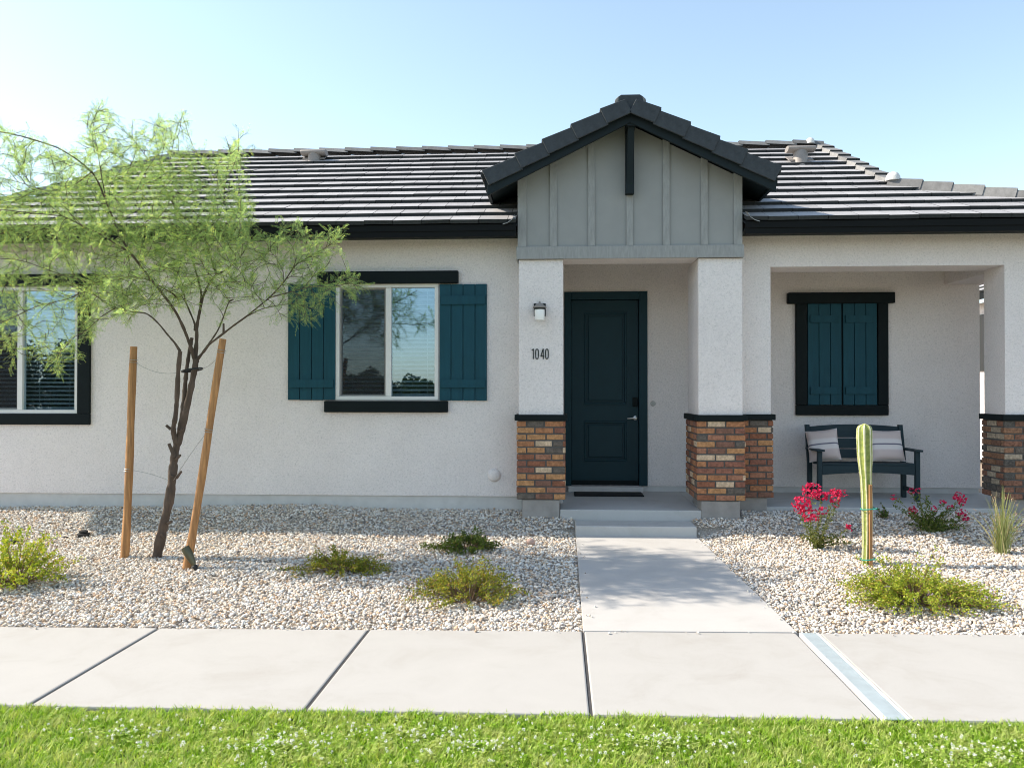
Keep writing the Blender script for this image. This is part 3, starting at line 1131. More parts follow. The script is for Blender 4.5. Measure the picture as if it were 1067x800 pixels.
k.tube([(hp.x, yd - 0.047, hp.z), (hp.x - 0.05, yd - 0.05, hp.z - 0.002), (hp.x - 0.11, yd - 0.044, hp.z - 0.006)], [0.011, 0.009, 0.007], 10)
k.build('handle', M['metal'], door, smooth=True)
k = MB()
dp = rect(659, 413.9, 664.5, 423.5, yd)
k.box(dp[0], dp[1], yd - 0.028, yd - 0.001, dp[2], dp[3])
k.build('deadbolt', M['black'], door, bevel=0.008)
k = MB()
pp = at(631.5, 385.5, yd)
k.lathe([(0.009, 0), (0.009, 0.004), (0.005, 0.006)], (pp.x, yd + 0.001, pp.z), 'y', 14)
k.build('peephole', M['metal'], door, smooth=True)
k = MB()
k.box(DX0, DX1, yd - 0.012, yd - 0.001, DZ0 - 0.03, DZ0 + 0.03)
k.build('door_sweep', M['black'], door)
k = MB()
k.box(DX0 - 0.1, DX1 + 0.1, YB + 0.162, YB + 0.18, PZ, DZ1 + 0.1)
k.build('door_light_block', M['black'], door)  # unseen panel added behind the leaf to block light leaking through gaps
k = MB()
fx0, fx1, fz1 = f_out[0], f_out[1], f_out[3]
k.box(fx0, DX0 - 0.004, YB - 0.03, YB + 0.1, PZ + 0.075, fz1)
k.box(DX1 + 0.004, fx1, YB - 0.03, YB + 0.1, PZ + 0.075, fz1)
k.box(DX0 - 0.004, DX1 + 0.004, YB - 0.029, YB + 0.1, DZ1 + 0.004, fz1)
k.build('door_frame', M['teal_dark'], house, bevel=0.005)
k = MB()
tr = rect(592, 505, 669.8, 511, YB - 0.1)
k.box(tr[0], tr[1], YB - 0.17, YB + 0.1, PZ + 0.001, PZ + 0.075)
k.build('threshold', M['foundation'], house, bevel=0.01)
k = MB()
bl = at(680.5, 420.3, YB)
k.lathe([(0.036, 0), (0.036, 0.008), (0.030, 0.013), (0.030, 0.013), (0.014, 0.014), (0.012, 0.02)], (bl.x, YB + 0.001, bl.z), 'y', 24)
k.build('doorbell', M['flash'], house, smooth=True)
k = MB()
vc = at(515, 495, YW)
k.lathe([(0.078, 0), (0.078, 0.006), (0.068, 0.02), (0.045, 0.033), (0.015, 0.04)], (vc.x, YW + 0.003, vc.z), 'y', 28)
k.build('vent_cap', M['stucco'], house, smooth=True)

# house number 1040
num = at(563, 368.8, YP + 0.02)
k = MB()
k.box(num.x - 0.105, num.x + 0.105, YP + 0.0165, YP + 0.0199, num.z - 0.105, num.z + 0.10)
plaque = k.build('number_plate', M['stucco'], house, bevel=0.002)


def bar(mbx, x0, z0, x1, z1, t=0.0105, y0=YP + 0.009, y1=YP + 0.0164):
    a = Vector((x0, 0, z0))
    b = Vector((x1, 0, z1))
    d = (b - a).normalized()
    n_ = Vector((-d.z, 0, d.x)) * t * 0.5
    mbx.prism([(p.x, y0, p.z) for p in (a - n_, b - n_, b + n_, a + n_)], (0, y1 - y0, 0))


def zero(mbx, cx, cz, w, h, t=0.0105):
    out, inn = [], []
    for i in range(28):
        a = 2 * PI * i / 28
        c, s = math.cos(a), math.sin(a)
        e = 0.62
        ux, uz = abs(c) ** e * (1 if c > 0 else -1), abs(s) ** e * (1 if s > 0 else -1)
        out.append((cx + ux * w / 2, cz + uz * h / 2))
        inn.append((cx + ux * (w / 2 - t), cz + uz * (h / 2 - t)))
    y0, y1 = YP + 0.009, YP + 0.0164
    vs = [(x, y0, z) for x, z in out] + [(x, y0, z) for x, z in inn] + [(x, y1, z) for x, z in out] + [(x, y1, z) for x, z in inn]
    n_ = 28
    fs = []
    for i in range(n_):
        j = (i + 1) % n_
        fs += [(i, j, n_ + j, n_ + i), (2 * n_ + i, 3 * n_ + i, 3 * n_ + j, 2 * n_ + j), (i, 2 * n_ + i, 2 * n_ + j, j), (n_ + i, n_ + j, 3 * n_ + j, 3 * n_ + i)]
    mbx.add(vs, fs)


hN = 0.118
zb_, zt_ = num.z - hN / 2, num.z + hN / 2
k = MB()
bar(k, num.x - 0.079, zb_, num.x - 0.079, zt_)
bar(k, num.x - 0.098, zt_ - 0.014, num.x - 0.079, zt_ - 0.005)
zero(k, num.x - 0.037, num.z, 0.042, hN)
bar(k, num.x + 0.034, zb_, num.x + 0.034, zt_)
bar(k, num.x + 0.004, zb_ + 0.034, num.x + 0.045, zb_ + 0.034)
bar(k, num.x + 0.006, zb_ + 0.032, num.x + 0.031, zt_ - 0.002)
zero(k, num.x + 0.075, num.z, 0.042, hN)
k.build('house_number', M['darkmetal'], plaque)

# wall lamp on the left pillar (hangs on the house: a thing of its own)
lp = at(562.5, 322, YP + 0.02)
lamp = empty('wall_lamp', (lp.x, YP + 0.02, lp.z), 'black wall lantern with white frosted glass on the left entry pillar', 'wall lamp')
k = MB()
k.box(lp.x - 0.068, lp.x + 0.068, YP - 0.005, YP + 0.019, lp.z - 0.085, lp.z + 0.062)
k.build('back_plate', M['darkmetal'], lamp, bevel=0.006)
yc = YP - 0.095
k = MB()
k.lathe([(0.076, 0.0), (0.078, 0.008), (0.07, 0.016), (0.045, 0.034), (0.036, 0.048), (0.012, 0.056), (0.010, 0.07), (0.004, 0.076)], (lp.x, yc, lp.z + 0.0), 'z', 28)
k.tube([(lp.x, YP - 0.006, lp.z + 0.03), (lp.x, yc, lp.z + 0.03)], 0.014, 10)
k.build('lamp_shade', M['vent'], lamp, smooth=True)
k = MB()
k.lathe([(0.064, -0.001), (0.066, -0.014), (0.064, -0.016), (0.0, -0.016)], (lp.x, yc, lp.z), 'z', 28)
k.build('lamp_collar', M['darkmetal'], lamp, smooth=True)
k = MB()
k.lathe([(0.055, -0.017), (0.057, -0.03), (0.055, -0.125), (0.048, -0.136), (0.02, -0.139)], (lp.x, yc, lp.z), 'z', 28)
k.build('lamp_glass', M['lampglass'], lamp, smooth=True)

# doormat
k = MB()
dm = rect(598, 511.5, 672, 517, YB - 0.25)
dmx0, dmx1 = at(598, 515, YB - 0.3).x, at(669, 515, YB - 0.3).x
k.box(dmx0, dmx1, YB - 0.58, YB - 0.19, PZ + 0.001, PZ + 0.016)
tag(k.build('doormat', M['mat'], bevel=0.004), 'thin black doormat lying on the porch at the front door', 'doormat')

# ------------------------------------------------------------------ gable over the entry
AX = (GX0 + GX1) / 2
YV = 9.10
vl = at(502, 177, YV)
vr = at(815, 175, YV)
va = at(657.5, 99.5, YV)
RZ = va.z                                 # top of the tiles at the apex
GM = 0.497
half = (vr.x - vl.x) / 2
RX = (vl.x + vr.x) / 2


def gz_(x, off=0.0):
    return RZ - abs(x - RX) * GM + off


m = MB()
off = -0.20
pent = [(GX0, YP, GZ0 + 0.02), (GX1, YP, GZ0 + 0.02), (GX1, YP, gz_(GX1, off)), (RX, YP, gz_(RX, off)), (GX0, YP, gz_(GX0, off))]
m.prism(pent, (0, 0.43, 0))
gable = m.build('gable_wall', M['siding'], house)
m = MB()
m.box(PLX1 + 0.001, PRX0 - 0.001, YP + 0.02, YP + 0.43, GZ0 - 0.001, GZ0 + 0.019)
m.build('header_soffit', M['stucco'], gable)
m = MB()
pent2 = [(GX0, YP + 0.432, 3.562), (GX1, YP + 0.432, 3.562), (GX1, YP + 0.432, gz_(GX1, off)), (RX, YP + 0.432, gz_(RX, off)), (GX0, YP + 0.432, gz_(GX0, off))]
m.prism(pent2, (0, 2.3, 0))
m.build('attic', M['siding'], gable)
b_ = rect(539.4, 255.9, 773.6, 269.6, YP - 0.03)
m = MB()
m.box(GX0 - 0.014, GX1 + 0.014, YP - 0.026, YP - 0.001, GZ0 - 0.004, b_[3])
m.box(GX0 - 0.014, GX0 - 0.001, YP, YP + 0.33, GZ0 - 0.004, b_[3])
m.box(GX1 + 0.001, GX1 + 0.014, YP, YP + 0.33, GZ0 - 0.004, b_[3])
m.build('band_board', M['batten'], gable, bevel=0.003)
for p0, p1 in ((539.4, 548.6), (573, 580.3), (612.8, 619.8), (652.8, 659.6), (690.8, 697.9), (730.6, 737.6), (764.7, 773.6)):
    x0, x1 = at(p0, 230, YP - 0.02).x, at(p1, 230, YP - 0.02).x
    m = MB()
    tops = [(x0, YP - 0.02, gz_(x0, off + 0.01)), (x1, YP - 0.02, gz_(x1, off + 0.01))]
    if x0 < RX < x1:
        tops = [tops[0], (RX, YP - 0.02, gz_(RX, off + 0.01)), tops[1]]
    m.prism([(x0, YP - 0.02, b_[3] + 0.001), *tops, (x1, YP - 0.02, b_[3] + 0.001)][::-1], (0, 0.019, 0))
    m.build('batten', M['batten'], gable, bevel=0.002)
# bracket: outrigger beam under the apex with a post and brace against the wall
bx0, bx1 = at(652, 160, YP - 0.15).x, at(661.3, 160, YP - 0.15).x
bcx = (bx0 + bx1) / 2
m = MB()
zt0 = at(657, 117, YV + 0.02).z
zpb = at(657, 201.5, YP - 0.12).z
m.box(bcx - 0.05, bcx + 0.05, YV + 0.045, YP - 0.001, gz_(RX, off) - 0.115, gz_(RX, off) + 0.02)
m.box(bcx - 0.047, bcx + 0.047, YP - 0.115, YP - 0.021, zpb, gz_(RX, off) - 0.116)
m.prism([(bcx - 0.035, YV + 0.09, gz_(RX, off) - 0.117), (bcx - 0.035, YV + 0.17, gz_(RX, off) - 0.117), (bcx - 0.035, YP - 0.116, zpb + 0.22), (bcx - 0.035, YP - 0.116, zpb + 0.1)], (0.07, 0, 0))
m.build('bracket', M['barge'], gable, bevel=0.004)


# ------------------------------------------------------------------ tiled roofs
def tile_rows(m, O, U, V, rows, uclip, expo, tw, seed, skip=None, stag=True):
    """rows of flat tiles on the plane O + u U + v V; uclip(v) -> (u0, u1); faces: 0 edge material, 1 top"""
    r = random.Random(seed)
    U, V = Vector(U).normalized(), Vector(V).normalized()
    Nn = U.cross(V).normalized()
    if Nn.z < 0:
        Nn = -Nn
    O = Vector(O)
    for k in range(rows):
        v0 = k * expo
        v1 = v0 + expo + 0.03
        ua, ub = uclip(v0 + expo * 0.35)
        if ub - ua < 0.05:
            continue
        u = ua - (tw * r.random() if stag else 0)
        while u < ub:
            a, b = max(u, ua) + 0.003, min(u + tw, ub) - 0.003
            u += tw
            if b - a < 0.02:
                continue
            if skip and skip(O + U * ((a + b) / 2) + V * (v0 + 0.1), k):
                continue
            j = r.uniform(-0.0025, 0.0025)
            jv = r.uniform(-0.004, 0.004)
            skew = r.uniform(-0.002, 0.002)
            vs = []
            for uu, s in ((a, skew), (b, -skew)):
                vs += [O + U * uu + V * (v0 + jv) + Nn * (0.004 + j + s), O + U * uu + V * v1 + Nn * (-0.015),
                       O + U * uu + V * v1 + Nn * (0.006), O + U * uu + V * (v0 + jv) + Nn * (0.049 + j + s)]
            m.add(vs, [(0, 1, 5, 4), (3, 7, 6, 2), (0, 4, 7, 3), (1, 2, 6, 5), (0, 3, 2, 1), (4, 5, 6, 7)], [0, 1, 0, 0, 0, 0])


SL = math.sqrt(1 + MS * MS)


def roof_pt(px, py):
    d = ray(px, py)
    z0 = ZE
    t = (z0 - MS * YE - H) / (d.z - MS * d.y)
    return Vector((0, 0, H)) + d * t


RYM = 13.05                                  # ridge
RZM = ZE + MS * (RYM - YE)
# outline of the front slope, left and right, as functions of y
LEFT = [(9.33, -9.5), (10.35, -7.22), (11.06, -6.87), (13.05, -6.22)]
RIGHT = [(9.33, 6.80), (10.06, 5.43), (10.74, 4.18), (13.05, 4.0)]


def interp(tab, y):
    if y <= tab[0][0]:
        return tab[0][1]
    for (a, b), (c, d) in zip(tab[:-1], tab[1:]):
        if y <= c:
            return b + (d - b) * (y - a) / (c - a)
    return tab[-1][1]


roofm = MB()
NR = 13
EXPO = (RYM - YE) * SL / NR - 0.003


def clip_front(v):
    y = YE + v / SL
    return interp(LEFT, y), interp(RIGHT, y)


def clip_a(v):
    a, b = clip_front(v)
    return (a, b) if YE + v / SL > 11.7 else (a, GX0 - 0.012)


def clip_b(v):
    a, b = clip_front(v)
    return (0, 0) if YE + v / SL > 11.7 else (GX1 + 0.012, b)


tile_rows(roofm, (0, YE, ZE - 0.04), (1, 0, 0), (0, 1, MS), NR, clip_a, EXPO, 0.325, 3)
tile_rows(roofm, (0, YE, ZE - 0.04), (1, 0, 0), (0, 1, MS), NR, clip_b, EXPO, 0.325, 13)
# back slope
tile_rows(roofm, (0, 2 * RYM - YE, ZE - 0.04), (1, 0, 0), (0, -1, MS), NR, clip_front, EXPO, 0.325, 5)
roof = roofm.build('roof', [M['tile'], M['tiletop_sunlit']], house)
# closing deck below the tiles
dk = MB()


def deck_strip(tabx0, tabx1, y0, y1, n=8):
    vs, fs = [], []
    for i in range(n + 1):
        y = y0 + (y1 - y0) * i / n
        z = ZE - 0.075 + MS * (min(y, 2 * RYM - y) - YE)
        vs += [(tabx0(y), y, z), (tabx1(y), y, z)]
    for i in range(n):
        fs.append((2 * i, 2 * i + 1, 2 * i + 3, 2 * i + 2))
    dk.add(vs, fs)


lf = lambda y: interp(LEFT, min(y, 2 * RYM - y)) + 0.02
rf = lambda y: interp(RIGHT, min(y, 2 * RYM - y)) - 0.02
deck_strip(lf, lambda y: GX0, YE + 0.02, 11.9)
deck_strip(lambda y: GX1, rf, YE + 0.02, 11.9)
deck_strip(lf, rf, 11.9, RYM)
deck_strip(lf, rf, RYM, 2 * RYM - YE)
# hipped ends
for tab, s in ((LEFT, -1), (RIGHT, 1)):
    ys_ = [t[0] for t in tab]
    p = [(t[1], t[0], ZE - 0.075 + MS * (t[0] - YE)) for t in tab]
    q = [(t[1], 2 * RYM - t[0], ZE - 0.075 + MS * (t[0] - YE)) for t in tab]
    vs = p + q
    n_ = len(p)
    dk.add(vs, [(i, i + 1, n_ + i + 1, n_ + i) for i in range(n_ - 1)])
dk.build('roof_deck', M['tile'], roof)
# ridge and hip caps
def cap_line(p0, p1, n, name, w=0.13, h=0.05, lift=0.03):
    m = MB()
    p0, p1 = Vector(p0), Vector(p1)
    d = (p1 - p0) / n
    t = d.normalized()
    side = t.cross(Vector((0, 0, 1))).normalized()
    upv = side.cross(t)
    for i in range(n):
        a = p0 + d * i - t * 0.02
        b = p0 + d * (i + 1) + t * 0.03
        la, lb = lift + 0.026, lift - 0.004
        pa = [a + side * -w + upv * (la - h), a + side * -w * 0.7 + upv * (la + 0.012), a + side * w * 0.7 + upv * (la + 0.012), a + side * w + upv * (la - h)]
        pb = [b + side * -w + upv * (lb - h), b + side * -w * 0.7 + upv * (lb + 0.012), b + side * w * 0.7 + upv * (lb + 0.012), b + side * w + upv * (lb - h)]
        m.add(pa + pb, [(0, 1, 2, 3), (7, 6, 5, 4), (0, 4, 5, 1), (1, 5, 6, 2), (2, 6, 7, 3), (3, 7, 4, 0)], [0, 0, 1, 1, 1, 0])
    return m.build(name, [M['tile'], M['captop_sunlit']], roof)


cap_line((-6.22, RYM, RZM), (4.0, RYM, RZM), 25, 'ridge_cap', 0.12)
p1 = Vector((4.18, 10.74, ZE + MS * (10.74 - YE)))
p2 = Vector((6.80, 9.33, ZE))
cap_line(p2, p1, 9, 'hip_cap', 0.17, 0.12, 0.015)
cap_line((4.19, 10.78, p1.z + 0.02), (4.0, RYM, RZM), 8, 'hip_cap', 0.13, 0.12, 0.01)
cap_line((-7.22, 10.35, ZE + MS * (10.35 - YE)), (-6.87, 11.06, ZE + MS * (11.06 - YE)), 3, 'hip_cap', 0.12)
cap_line((-6.87, 11.06, ZE + MS * (11.06 - YE)), (-6.22, RYM, RZM), 6, 'hip_cap', 0.12)
# mortar lumps
for c_, s_ in ((p1 + Vector((-0.02, -0.08, 0.05)), 0.085), (Vector((3.83, RYM - 0.08, RZM + 0.05)), 0.06)):
    m = MB()
    m.lathe([(s_ * 1.1, -0.05), (s_, 0.0), (s_ * 0.7, s_ * 0.5), (s_ * 0.2, s_ * 0.7)], c_, 'z', 10)
    o = m.build('mortar_lump', M['mortarlump'], roof, smooth=True)
# fascia runs with a drip strip
fz0, fz1 = 3.437, 3.577
cap_line((-9.5, 9.33, ZE), (-7.22, 10.35, ZE + MS * (10.35 - YE)), 7, 'hip_cap', 0.15, 0.1)
for a, b in ((-9.46, GX0 - 0.016), (GX1 + 0.016, 6.76)):
    m = MB()
    m.box(a, b, YE + 0.03, YE + 0.068, fz0, fz1)
    m.box(a, b, YE + 0.018, YE + 0.0295, fz0 + 0.062, fz1 - 0.002)
    m.build('fascia', M['fascia'], roof, bevel=0.003)
    m = MB()
    m.box(a, b, YE + 0.069, YW - 0.001, fz0 + 0.05, fz0 + 0.075)
    m.build('soffit', M['barge'], roof)
# side fascias (left and right ends)
m = MB()
m.box(-9.48, -9.44, YE + 0.07, 16.5, fz0, fz1)
m.build('fascia', M['fascia'], roof)
m = MB()
m.box(6.72, 6.76, YE + 0.07, 16.5, fz0, fz1)
m.build('fascia', M['fascia'], roof)
m = MB()
m.box(-9.44, XL - 0.001, YE + 0.07, 16.5, fz0 + 0.05, fz0 + 0.07)
m.build('soffit', M['barge'], roof)
# vents
for px, py, hh in ((327.5, 167, 0.15), (834, 168.5, 0.24)):
    p = roof_pt(px, py)
    m = MB()
    m.box(p.x - 0.17, p.x + 0.17, p.y - 0.05, p.y + 0.18, -0.004, 0.008, mtx=Matrix.Translation((0, 0, p.z + 0.03)) @ Matrix.Translation((p.x, p.y, 0)) @ Matrix.Rotation(math.atan(MS), 4, 'X') @ Matrix.Translation((-p.x, -p.y, 0)))
    m.lathe([(0.098, -0.1), (0.098, hh * 0.6), (0.08, hh * 0.7)], p, 'z', 20)
    v_ = m.build('vent_pipe', M['vent'], roof, smooth=True)
    m = MB()
    m.lathe([(0.10, -0.19), (0.105, -0.18), (0.105, 0.18), (0.10, 0.19)], (0, 0, 0), 'z', 20, mtx=Matrix.Translation((p.x, p.y, p.z + hh * 0.72)) @ Matrix.Diagonal((1, 1, 0.42, 1)) @ Matrix.Rotation(PI / 2, 4, 'Y'))
    m.build('vent_hood', M['vent'], roof, smooth=True)
# valley flashing scraps beside the gable
for px, py, w_, s_ in ((530, 224, 0.13, 1), (785, 226, 0.14, -1)):
    p = roof_pt(px, py)
    m = MB()
    prof = [(0, 0), (0.05, 0.015), (0.10, 0.05), (0.13, 0.10)]
    gx = GX0 - 0.02 if s_ > 0 else GX1 + 0.02
    vs = []
    for u_, h_ in prof:
        x_ = gx - s_ * (0.14 - u_)
        vs += [(x_, YE - 0.02, 3.56 + h_), (x_, YE + 0.12, 3.60 + h_), (x_, YE + 0.12, 3.606 + h_), (x_, YE - 0.02, 3.566 + h_)]
    fs = []
    for i in range(3):
        for k_ in range(4):
            fs.append((i * 4 + k_, i * 4 + (k_ + 1) % 4, (i + 1) * 4 + (k_ + 1) % 4, (i + 1) * 4 + k_))
    m.add(vs, fs)
    m.build('flashing', M['flash'], roof)

# gable roof
gr = MB()
GS = math.sqrt(1 + GM * GM)
lsl = half * GS
nrow = 5
for s in (-1, 1):
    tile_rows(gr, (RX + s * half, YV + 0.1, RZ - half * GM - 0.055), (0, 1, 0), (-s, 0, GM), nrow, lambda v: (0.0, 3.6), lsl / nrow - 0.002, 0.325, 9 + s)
groof = gr.build('gable_roof', [M['tile'], M['tiletop_sunlit']], house)
m = MB()
for s in (-1, 1):
    x_ = RX + s * (half - 0.03)
    m.add([(RX, YV + 0.08, RZ - 0.085), (x_, YV + 0.08, gz_(x_, -0.085)), (x_, YV + 3.7, gz_(x_, -0.085)), (RX, YV + 3.7, RZ - 0.085)], [(0, 1, 2, 3)])
    # eave fascia along the slope foot
    m.box(min(x_, x_ - s * 0.035), max(x_, x_ - s * 0.035), YV + 0.075, YV + 2.6, gz_(x_, -0.19), gz_(x_, -0.088))
m.build('roof_deck', M['barge'], groof)
m = MB()
for s in (-1, 1):
    # boxed soffit under the rake
    m = MB()
    xa, xb = RX + s * (half - 0.07), (GX1 if s > 0 else GX0) + s * 0.002
    m.add([(xa, YV + 0.08, gz_(xa, -0.175)), (xb, YV + 0.08, gz_(xb, -0.175)), (xb, YV + 2.6, gz_(xb, -0.175)), (xa, YV + 2.6, gz_(xa, -0.175))], [(0, 1, 2, 3)])
    m.build('soffit', M['barge'], groof)  # dark tone puts the shadow under the rake into the colour
# barge boards
for s in (-1, 1):
    m = MB()
    xe = RX + s * (half - 0.055)
    m.prism([(RX, YV + 0.03, RZ - 0.125), (xe, YV + 0.03, gz_(xe, -0.125)), (xe - s * 0.0, YV + 0.03, gz_(xe, -0.285)), (RX, YV + 0.03, RZ - 0.285)], (0, 0.04, 0))
    m.build('barge_board', M['barge'], groof, bevel=0.003)
# rake tiles: overlapping angled covers, each lower end standing proud
cutsL = [0.0, 30 / 155, 60.5 / 155, 90.5 / 155, 119 / 155, 1.0]
for s in (-1, 1):
    for i in range(5):
        # position measured from the apex outward
        t0, t1 = cutsL[i], cutsL[i + 1]
        xa, xb = RX + s * half * t0, RX + s * half * min(1.0, t1 + 0.012)
        if i == 0:
            xa = RX + s * 0.06
        za, zb = gz_(xa), gz_(xb)
        up_a, up_b = -0.024, 0.014
        dpt = 0.165
        yo = YV - 0.004 - 0.011 * (4 - i)
        m = MB()
        A = [(xa, za + up_a), (xb, zb + up_b), (xb - s * 0.155 * GM, zb + up_b - dpt), (xa - s * 0.155 * GM, za + up_a - dpt + 0.022)]
        # front cover
        m.prism([(x, yo, z) for x, z in A], (0, 0.03, 0), mi=0)
        # top leaf of the L going back over the field tiles
        tb = 0.028
        m.prism([(xa, yo + 0.031, za + up_a), (xb, yo + 0.031, zb + up_b), (xb, yo + 0.031, zb + up_b - tb), (xa, yo + 0.031, za + up_a - tb)], (0, 0.19, 0), mi=0)
        m.build('rake_tile', M['rake'], groof, bevel=0.006)
# ridge caps of the gable with the front block
m = MB()
for i in range(9):
    y0 = YV - 0.02 + i * 0.37
    y1 = y0 + 0.40
    hgt = RZ + 0.004 - 0.004 * (i % 2)
    m.prism([(RX - 0.15, y0, hgt - 0.175 if i == 0 else hgt - 0.09), (RX - 0.132, y0, hgt - 0.02), (RX - 0.10, y0, hgt), (RX + 0.10, y0, hgt), (RX + 0.132, y0, hgt - 0.02), (RX + 0.15, y0, hgt - 0.175 if i == 0 else hgt - 0.09)][::-1], (0, y1 - y0, 0))
m.build('ridge_cap', M['rake'], groof, bevel=0.008)
for s in (-1, 1):
    m = MB()
    m.prism([(RX + s * 0.145, YV - 0.018, RZ - 0.13), (RX + s * 0.128, YV - 0.018, RZ - 0.012), (RX + s * 0.165, YV - 0.012, RZ - 0.045), (RX + s * 0.178, YV - 0.012, RZ - 0.11)], (0, 0.05, 0))
    m.build('mortar_lump', M['rake_end'], groof, bevel=0.005)


# ------------------------------------------------------------------ placing things on the gravel
def gnd(px, py):
    d = ray(px, py)
    z = 0.05
    for _ in range(30):
        t = (z - H) / d.z
        z = gravel_z(d.x * t, d.y * t)
    return Vector((d.x * t, d.y * t, z))


# ------------------------------------------------------------------ bench with pillows
BX0, BX1, BYF, BYR = 3.13, 4.39, 10.40, 10.86
bench = empty('bench', ((BX0 + BX1) / 2, (BYF + BYR) / 2, PZ), 'dark slate garden bench with slatted back under the shuttered porch window', 'bench')
bz = PZ + 0.001
lean = 0.10
for x0, x1 in ((BX0 + 0.02, BX0 + 0.075), (BX1 - 0.075, BX1 - 0.02)):
    m = MB()
    m.box(x0, x1, BYF, BYF + 0.055, bz, bz + 0.60)
    m.build('leg', M['bench'], bench, bevel=0.005)
    m = MB()
    m.prism([(x0 - 0.002, BYR - 0.06, bz), (x0 - 0.002, BYR, bz), (x0 - 0.002, BYR, bz + 0.42), (x0 - 0.002, BYR + lean, bz + 0.91), (x0 - 0.002, BYR + lean - 0.05, bz + 0.91), (x0 - 0.002, BYR - 0.06, bz + 0.42)], (0.055, 0, 0))
    m.build('leg', M['bench'], bench, bevel=0.005)
    m = MB()
    m.box(x0 + 0.012, x1 - 0.012, BYF + 0.056, BYR - 0.061, bz + 0.10, bz + 0.145)
    m.build('stretcher', M['bench'], bench, bevel=0.004)
    m = MB()
    m.box(x0 - 0.02, x1 + 0.02, BYF - 0.04, BYR - 0.001, bz + 0.601, bz + 0.626)
    m.build('armrest', M['bench'], bench, bevel=0.006)
m = MB()
for i in range(4):
    y = BYF + 0.005 + i * 0.105
    m.box(BX0 + 0.078, BX1 - 0.078, y, y + 0.097, bz + 0.435 - 0.004 * i, bz + 0.460 - 0.004 * i)
m.build('seat', M['bench'], bench, bevel=0.004)
m = MB()
n_ = 12
xa, xb = BX0 + 0.078, BX1 - 0.078
top = [(xa + (xb - xa) * i / n_, BYF + 0.012, bz + 0.433) for i in range(n_ + 1)]
bot = [(xa + (xb - xa) * i / n_, BYF + 0.012, bz + 0.315 + 0.028 * (1 - (2 * i / n_ - 1) ** 2)) for i in range(n_, -1, -1)]
m.prism(top + bot, (0, 0.026, 0))
m.build('apron', M['bench'], bench, bevel=0.003)
m = MB()
for i, (h0, h1) in enumerate(((0.49, 0.60), (0.615, 0.735), (0.75, 0.90))):
    y0 = BYR - 0.035 + lean * (h0 - 0.42) / 0.49
    y1 = BYR - 0.035 + lean * (h1 - 0.42) / 0.49
    if i < 2:
        P4 = [(xa - 0.002, y0, bz + h0), (xb + 0.002, y0, bz + h0), (xb + 0.002, y1, bz + h1), (xa - 0.002, y1, bz + h1)]
    else:
        P4 = [(xa - 0.002, y0, bz + h0), (xb + 0.002, y0, bz + h0)] + [(xb + 0.002 - (xb - xa) * k / 10, y1, bz + h1 + 0.015 - 0.03 * (2 * k / 10 - 1) ** 2) for k in range(11)]
    m.prism(P4, (0, 0.024, 0))
m.build('backrest', M['bench'], bench, bevel=0.004)


def pillow(loc, rot, w, h, label):
    n_ = 20
    vs, fs = [], []
    for side in (1, -1):
        for j in range(n_ + 1):
            for i in range(n_ + 1):
                u, v = 2 * i / n_ - 1, 2 * j / n_ - 1
                pinch = 1 - 0.06 * (1 - abs(v) ** 2) * abs(u) ** 3
                pinch2 = 1 - 0.06 * (1 - abs(u) ** 2) * abs(v) ** 3
                th = 0.075 * (max(0, (1 - u ** 4) * (1 - v ** 4))) ** 0.55
                wr = 0.006 * noise.noise((u * 2.5 + loc[0] * 9, v * 2.5, side)) * (1 - abs(u * v))
                vs.append((u * w / 2 * pinch, -side * (th + wr), v * h / 2 * pinch2))
    k = (n_ + 1) ** 2
    for j in range(n_):
        for i in range(n_):
            a = j * (n_ + 1) + i
            fs.append((a, a + 1, a + n_ + 2, a + n_ + 1))
            fs.append((k + a, k + a + n_ + 1, k + a + n_ + 2, k + a + 1))
    m = MB().add(vs, fs)
    o = m.build('pillow', M['pillow'], None, smooth=True, origin=(0, 0, 0))
    o.location = loc
    o.rotation_euler = rot
    return tag(o, label, 'pillow', 'pillows on the porch bench')


pl = at(857, 465.5, 10.66)
pillow((pl.x + 0.015, 10.68, bz + 0.66), (R(-20), R(-7), R(-14)), 0.38, 0.41, 'pale striped square pillow slumped in the bench corner above the tall pink flowers')
pl = at(922.5, 466, 10.68)
pillow((pl.x, 10.66, bz + 0.66), (R(-22), R(1), R(4)), 0.43, 0.41, 'pale striped square pillow partly hidden behind the columnar cactus')

# ------------------------------------------------------------------ cactus and its stake
cb = gnd(903, 588)
ch = at(902, 435.5, cb.y).z - cb.z
cactus = empty('cactus', cb, 'tall single column cactus with pale ribs rising from the gravel', 'cactus')
nrib, na, nh = 7, 84, 60
vs, cols = [], []
for j in range(nh + 1):
    t = j / nh
    z = t * ch
    if t > 0.95:
        q = (t - 0.95) / 0.05
        rr = 0.071 * math.sqrt(max(0.0, 1 - q * q)) + 0.002
    else:
        rr = 0.045 + 0.006 * sstep(0.0, 0.5, t) + 0.021 * sstep(0.58, 0.82, t) - 0.003 * math.exp(-((t - 0.84) / 0.03) ** 2)
    cx_ = cb.x + 0.012 * math.sin(t * 5) - 0.004
    for k in range(na):
        a = 2 * PI * k / na
        rib = (0.5 + 0.5 * math.cos(nrib * a + 0.9))
        depth = 0.20
        r_ = rr * (1 - depth + depth * rib ** 1.5) * (1 + 0.035 * noise.noise((math.cos(a) * 1.5, math.sin(a) * 1.5, z * 6)) + 0.02 * noise.noise((math.cos(a) * 4, math.sin(a) * 4, z * 30)))
        vs.append((cx_ + r_ * math.cos(a), cb.y + r_ * math.sin(a), cb.z - 0.05 + z + (0.0 if j else -0.02)))
        e = max(0.0, (rib - 0.72) / 0.2)
        cols.append(min(1.0, e))
fs = []
